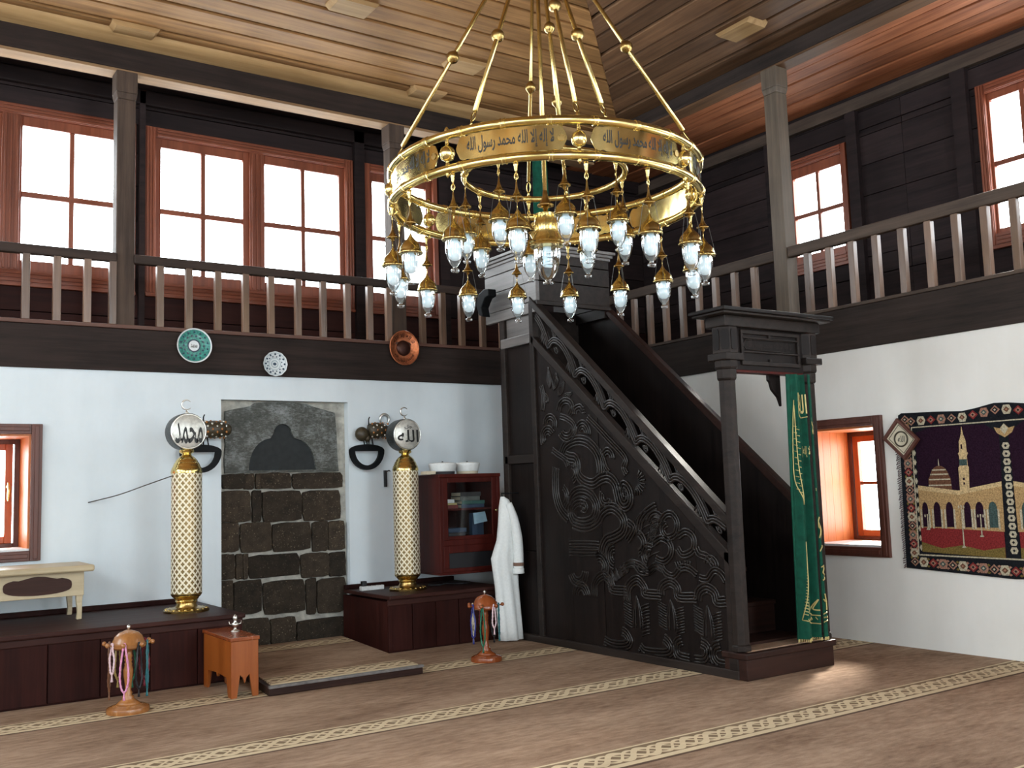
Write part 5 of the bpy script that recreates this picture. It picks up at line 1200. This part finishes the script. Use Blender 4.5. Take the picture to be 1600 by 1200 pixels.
# green banner above the minbar crown
bn = thing('banner', 'green cloth banner on a pole above the minbar crown', 'banner', (4.955, 6.76, 3.151))
MB().tube([(0, 0, 0), (0, 0, .98)], .012, 8).build('pole', 'step', bn, smooth=True)
MB().tube([(-.11, 0, .95), (.07, 0, .95)], .008, 8).build('crossbar', 'step', bn, smooth=True)
m = MB(); n = 24; vs = []
for j in range(9):
    for k in range(n + 1):
        u = k / n; vs.append((-.10 + .15 * u, -.022 + .012 * math.sin(9 * u + j * .2), .95 - .085 * j))
N = len(vs); vs += [(a, b + .004, c) for a, b, c in vs]; w = n + 1
fs = [(j * w + k, j * w + k + 1, (j + 1) * w + k + 1, (j + 1) * w + k) for j in range(8) for k in range(n)]
m.add(vs, fs + [tuple(q + N for q in f[::-1]) for f in fs] + [(k, N + k, N + k + 1, k + 1) for k in range(n)] + [(8 * w + k, 8 * w + k + 1, N + 8 * w + k + 1, N + 8 * w + k) for k in range(n)] + [(j * w, (j + 1) * w, N + (j + 1) * w, N + j * w) for j in range(8)] + [(j * w + n, N + j * w + n, N + (j + 1) * w + n, (j + 1) * w + n) for j in range(8)]); m.build('cloth', 'green_cloth', bn, smooth='auto')

# ------------------------------------------------------------------ woven picture rug and framed diamond on the right wall
rg = thing('picture_rug', 'woven wall rug picturing a domed mosque and minaret, hung right of the window', 'rug', (XR, 3.62, .53))
Y0_, Z0_ = 3.62, .53
def rp(pts, d0, d1, mt, nm, par=rg):      # flat woven area: polygon in wall (Y, z), standing d1 off the wall
    return MB().prism([(a - Y0_, b - Z0_) for a, b in pts], 'yz', -d1, -d0).build(nm, mt, par)
def mir(pts): return [(2 * 3.60 - a, b) for a, b in pts]
out = [(4.39, .555), (4.372, 1.633), (4.345, 1.647), (4.10, 1.638), (3.878, 1.625), (3.78, 1.637), (3.651, 1.66)]
full = out + [(3.56, 1.655)] + [(2 * 3.605 - a, b) for a, b in out[4::-1]] + [(3.605, .518)]
rp(full, .004, .014, 'rug_dark', 'ground')
fldL = [(4.252, .672), (4.245, 1.50), (4.12, 1.532), (3.73, 1.525), (3.632, 1.46), (3.652, .65)]
for f_, s_ in ((fldL, 0), (mir(fldL), 1)): rp(f_, .014, .016, 'rug_night', 'night_sky')
for md in (0, 1):
    T = mir if md else (lambda p: p)
    rp(T([(4.252, .672), (4.254, .842), (3.945, .832), (3.652, .82), (3.652, .65)]), .016, .018, 'rug_redc', 'courtyard')
    rp(T([(4.252, .672), (4.252, .74), (4.10, .70), (3.95, .725), (3.80, .695), (3.652, .72), (3.652, .65)]), .018, .0195, 'rug_grass', 'lawn')
    wall_ = [(4.252, .842), (4.249, 1.132), (4.10, 1.108), (3.949, 1.091), (3.733, 1.119), (3.640, 1.145), (3.645, .82), (3.945, .832)]
    rp(T(wall_), .018, .020, 'rug_sand', 'arcade_wall')
    rp(T([(4.249, 1.132), (3.949, 1.091), (3.640, 1.145), (3.640, 1.115), (3.949, 1.062), (4.249, 1.10)]), .020, .0215, 'rug_sandl', 'parapet')
    for a, b in ((4.228, 4.184), (4.140, 4.090), (4.048, 3.995), (3.915, 3.868), (3.833, 3.778), (3.741, 3.683)):
        c = (a + b) / 2; w = abs(a - b) / 2; hole_ = [(a, .845), (a, .965)] + [(c + w * math.cos(q), .965 + .05 * math.sin(q)) for q in [PI * k / 8 for k in range(1, 8)]] + [(b, .965), (b, .845)]
        rp(T(hole_), .020, .0222, 'rug_teal' if c < 3.72 else 'rug_night', 'arch')
        for e in (a + .008, b - .008): rp(T([(e - .006, .835), (e - .006, .965), (e + .006, .965), (e + .006, .835)]), .0222, .0238, 'rug_cream', 'column')
    dome = [(4.165, 1.115), (4.165, 1.175)] + [(4.08 + .072 * math.cos(q), 1.175 + .088 * math.sin(q)) for q in [PI * k / 12 for k in range(1, 12)]][:: 1] + [(3.998, 1.175), (3.995, 1.10)]
    rp(T(dome), .016, .0195, 'rug_brown' if not md else 'rug_greenr', 'dome')
    for zz, hw in ((1.125, .085), (1.165, .078), (1.20, .068), (1.23, .052)): rp(T([(4.08 - hw, zz), (4.08 + hw, zz), (4.08 + hw, zz + .009), (4.08 - hw, zz + .009)]), .0195, .021, 'rug_cream', 'dome_band')
    rp(T([(4.083, 1.26), (4.080, 1.31), (4.076, 1.26)]), .016, .0195, 'rug_cream', 'dome_spire')
    mt_ = [(3.933, 1.09), (3.933, 1.245), (3.923, 1.255), (3.920, 1.32), (3.928, 1.34), (3.918, 1.35), (3.915, 1.42), (3.908, 1.435), (3.896, 1.47), (3.890, 1.52), (3.884, 1.47), (3.872, 1.435), (3.868, 1.42), (3.866, 1.35), (3.858, 1.34), (3.868, 1.32), (3.866, 1.255), (3.860, 1.245), (3.868, 1.09)]
    rp(T(mt_), .016, .022, 'rug_sandl', 'minaret')
    for zz in (1.13, 1.16, 1.37, 1.385): rp(T([(3.904, zz), (3.904, zz + .016), (3.893, zz + .016), (3.893, zz)]), .022, .0235, 'rug_night', 'minaret_window')
    rp(T([(3.921, 1.258), (3.921, 1.30), (3.867, 1.30), (3.867, 1.258)]), .022, .0232, 'rug_teal', 'minaret_band')
    for a, z0, z1 in ((3.933, .715, .99), (4.19, .83, .93), (3.80, .79, .93)):
        rp(T([(a - .004, z0), (a + .004, z0), (a + .003, z1), (a - .003, z1)]), .024, .0252, 'rug_cream', 'lamp_post'); rp(T([(a - .015, z0 - .006), (a + .015, z0 - .006), (a + .008, z0 + .006), (a - .008, z0 + .006)]), .024, .0252, 'rug_cream', 'lamp_foot')
        for q in (-.018, 0, .018): rp(T([(a + q - .006, z1 - .012 + .012 * (q == 0)), (a + q, z1 - .02), (a + q + .006, z1 - .012 + .012 * (q == 0)), (a + q, z1 + .004)]), .024, .0256, 'rug_cream', 'lamp_globe')
def diam(cy, cz, w, h): return [(cy - w, cz), (cy, cz - h), (cy + w, cz), (cy, cz + h)]
def hexa(cy, cz, w, h): return [(cy - w, cz), (cy - w * .6, cz - h), (cy + w * .6, cz - h), (cy + w, cz), (cy + w * .6, cz + h), (cy - w * .6, cz + h)]
def motif(cy, cz, s, k):
    a, b, c = (('rug_rose', 'rug_dark', 'rug_cream'), ('rug_cream', 'rug_brown', 'rug_rose'), ('rug_redc', 'rug_rose', 'rug_dark'), ('rug_rose', 'rug_teal', 'rug_cream'))[k % 4]
    f = hexa if k % 2 else diam
    s *= 1.12; rp(f(cy, cz, s, s * .9), .014, .0165, a, 'border_motif'); rp(diam(cy, cz, s * .62, s * .55), .0165, .018, b, 'motif_centre'); rp(diam(cy, cz, s * .26, s * .24), .018, .0195, c, 'motif_heart')
k = 0
for i in range(17):        # left and bottom and top borders
    motif(4.318, .60 + i * .0625, .030, k); k += 1
for i in range(19):
    y_ = 4.25 - i * .073
    if y_ > 2.9: motif(y_, .60 - .006 * min(i, 9) * .6, .032, k); k += 1
for i in range(17):
    y_ = 4.27 - i * .078; bump = max(0, 1 - abs(y_ - 3.62) / .26) * .035; motif(y_, 1.583 + bump, .030, k); k += 1
for i in range(17): motif(2.892, .60 + i * .0625, .030, k); k += 1
for i in range(16):
    for dy_ in (-.024, .024): rp(diam(4.318 + dy_, .631 + i * .0625, .009, .014), .014, .0165, 'rug_rose' if i % 3 else 'rug_grass', 'border_leaf')
for i in range(17):
    y_ = 4.215 - i * .073
    for dz_ in (-.024, .024): rp(diam(y_, .597 + dz_ - .0036 * min(i, 9), .014, .009), .014, .0165, 'rug_rose' if i % 3 else 'rug_grass', 'border_leaf')
rp([(4.29, .655), (4.275, 1.535), (4.268, 1.535), (4.280, .65)], .014, .016, 'rug_cream', 'border_line'); rp([(4.29, .655), (4.28, .645), (2.92, .635), (2.92, .645)], .014, .016, 'rug_cream', 'border_line'); rp([(4.275, 1.535), (4.27, 1.543), (2.92, 1.543), (2.92, 1.535)], .014, .016, 'rug_cream', 'border_line')
for i in range(14): rp(hexa(3.593 , .70 + i * .052, .026, .021), .014, .0175, 'rug_cream', 'pillar_medallion'); rp(diam(3.593, .70 + i * .052, .010, .010), .0175, .019, 'rug_dark', 'pillar_eye')
for s_ in (1, -1): rp([(3.593, 1.52), (3.593 + s_ * .03, 1.49), (3.593 + s_ * .07, 1.50), (3.593 + s_ * .05, 1.46), (3.593, 1.43)], .016, .0185, 'rug_sand', 'pillar_leaf')
rp(diam(3.593, 1.485, .028, .035), .0185, .020, 'rug_cream', 'pillar_flower')
for i in range(12): rp(diam(4.262, .70 + i * .066, .012, .022), .014, .0165, 'rug_cream', 'border_leaf')
fr = MB()
for i in range(70):
    z = .57 + i * .0148; j = random.uniform(-.006, .006); fr.tube([(-.008, 4.385 - Y0_, z - Z0_), (-.012, 4.40 - Y0_, z - .008 - Z0_), (-.010, 4.412 + j - Y0_, z - .018 + j - Z0_)], .0035, 4)
fo = fr.build('fringe', 'rug_fringe', rg); fo['kind'] = 'stuff'
dm = thing('framed_picture', 'small diamond-hung framed medallion overlapping the corner of the rug', 'picture', (XR, 4.342, 1.463))
cy, cz, R_ = 0, 0, .150
P4 = [(R_ * .97, 0.01), (0.02, R_), (-R_ * .97, -.01), (-.02, -R_)]
def sc4(k): return [(a * k, b * k) for a, b in P4]
for i in range(4):
    a, b = i, (i + 1) % 4
    MB().prism([sc4(1)[a], sc4(1)[b], sc4(.80)[b], sc4(.80)[a]], 'yz', -.055, -.028).build('frame_bar', 'casing', dm, bevel=.002)
MB().prism(sc4(.82), 'yz', -.040, -.030).build('mat_board', 'paper', dm)
for i in range(4):
    a, b = i, (i + 1) % 4; MB().prism([sc4(.70)[a], sc4(.70)[b], sc4(.66)[b], sc4(.66)[a]], 'yz', -.0415, -.040).build('gilt_line', 'egg', dm)
MB().tube([(-.042, .052 * math.cos(a), .052 * math.sin(a)) for a in [2 * PI * k / 28 for k in range(28)]], .006, 6, closed=True).build('medallion_ring', 'egg', dm, smooth=True)
letters(MB(), 'الله', lambda a, b: (-.0412, -a * .055, b * .045)).build('lettering', 'engrave', dm)
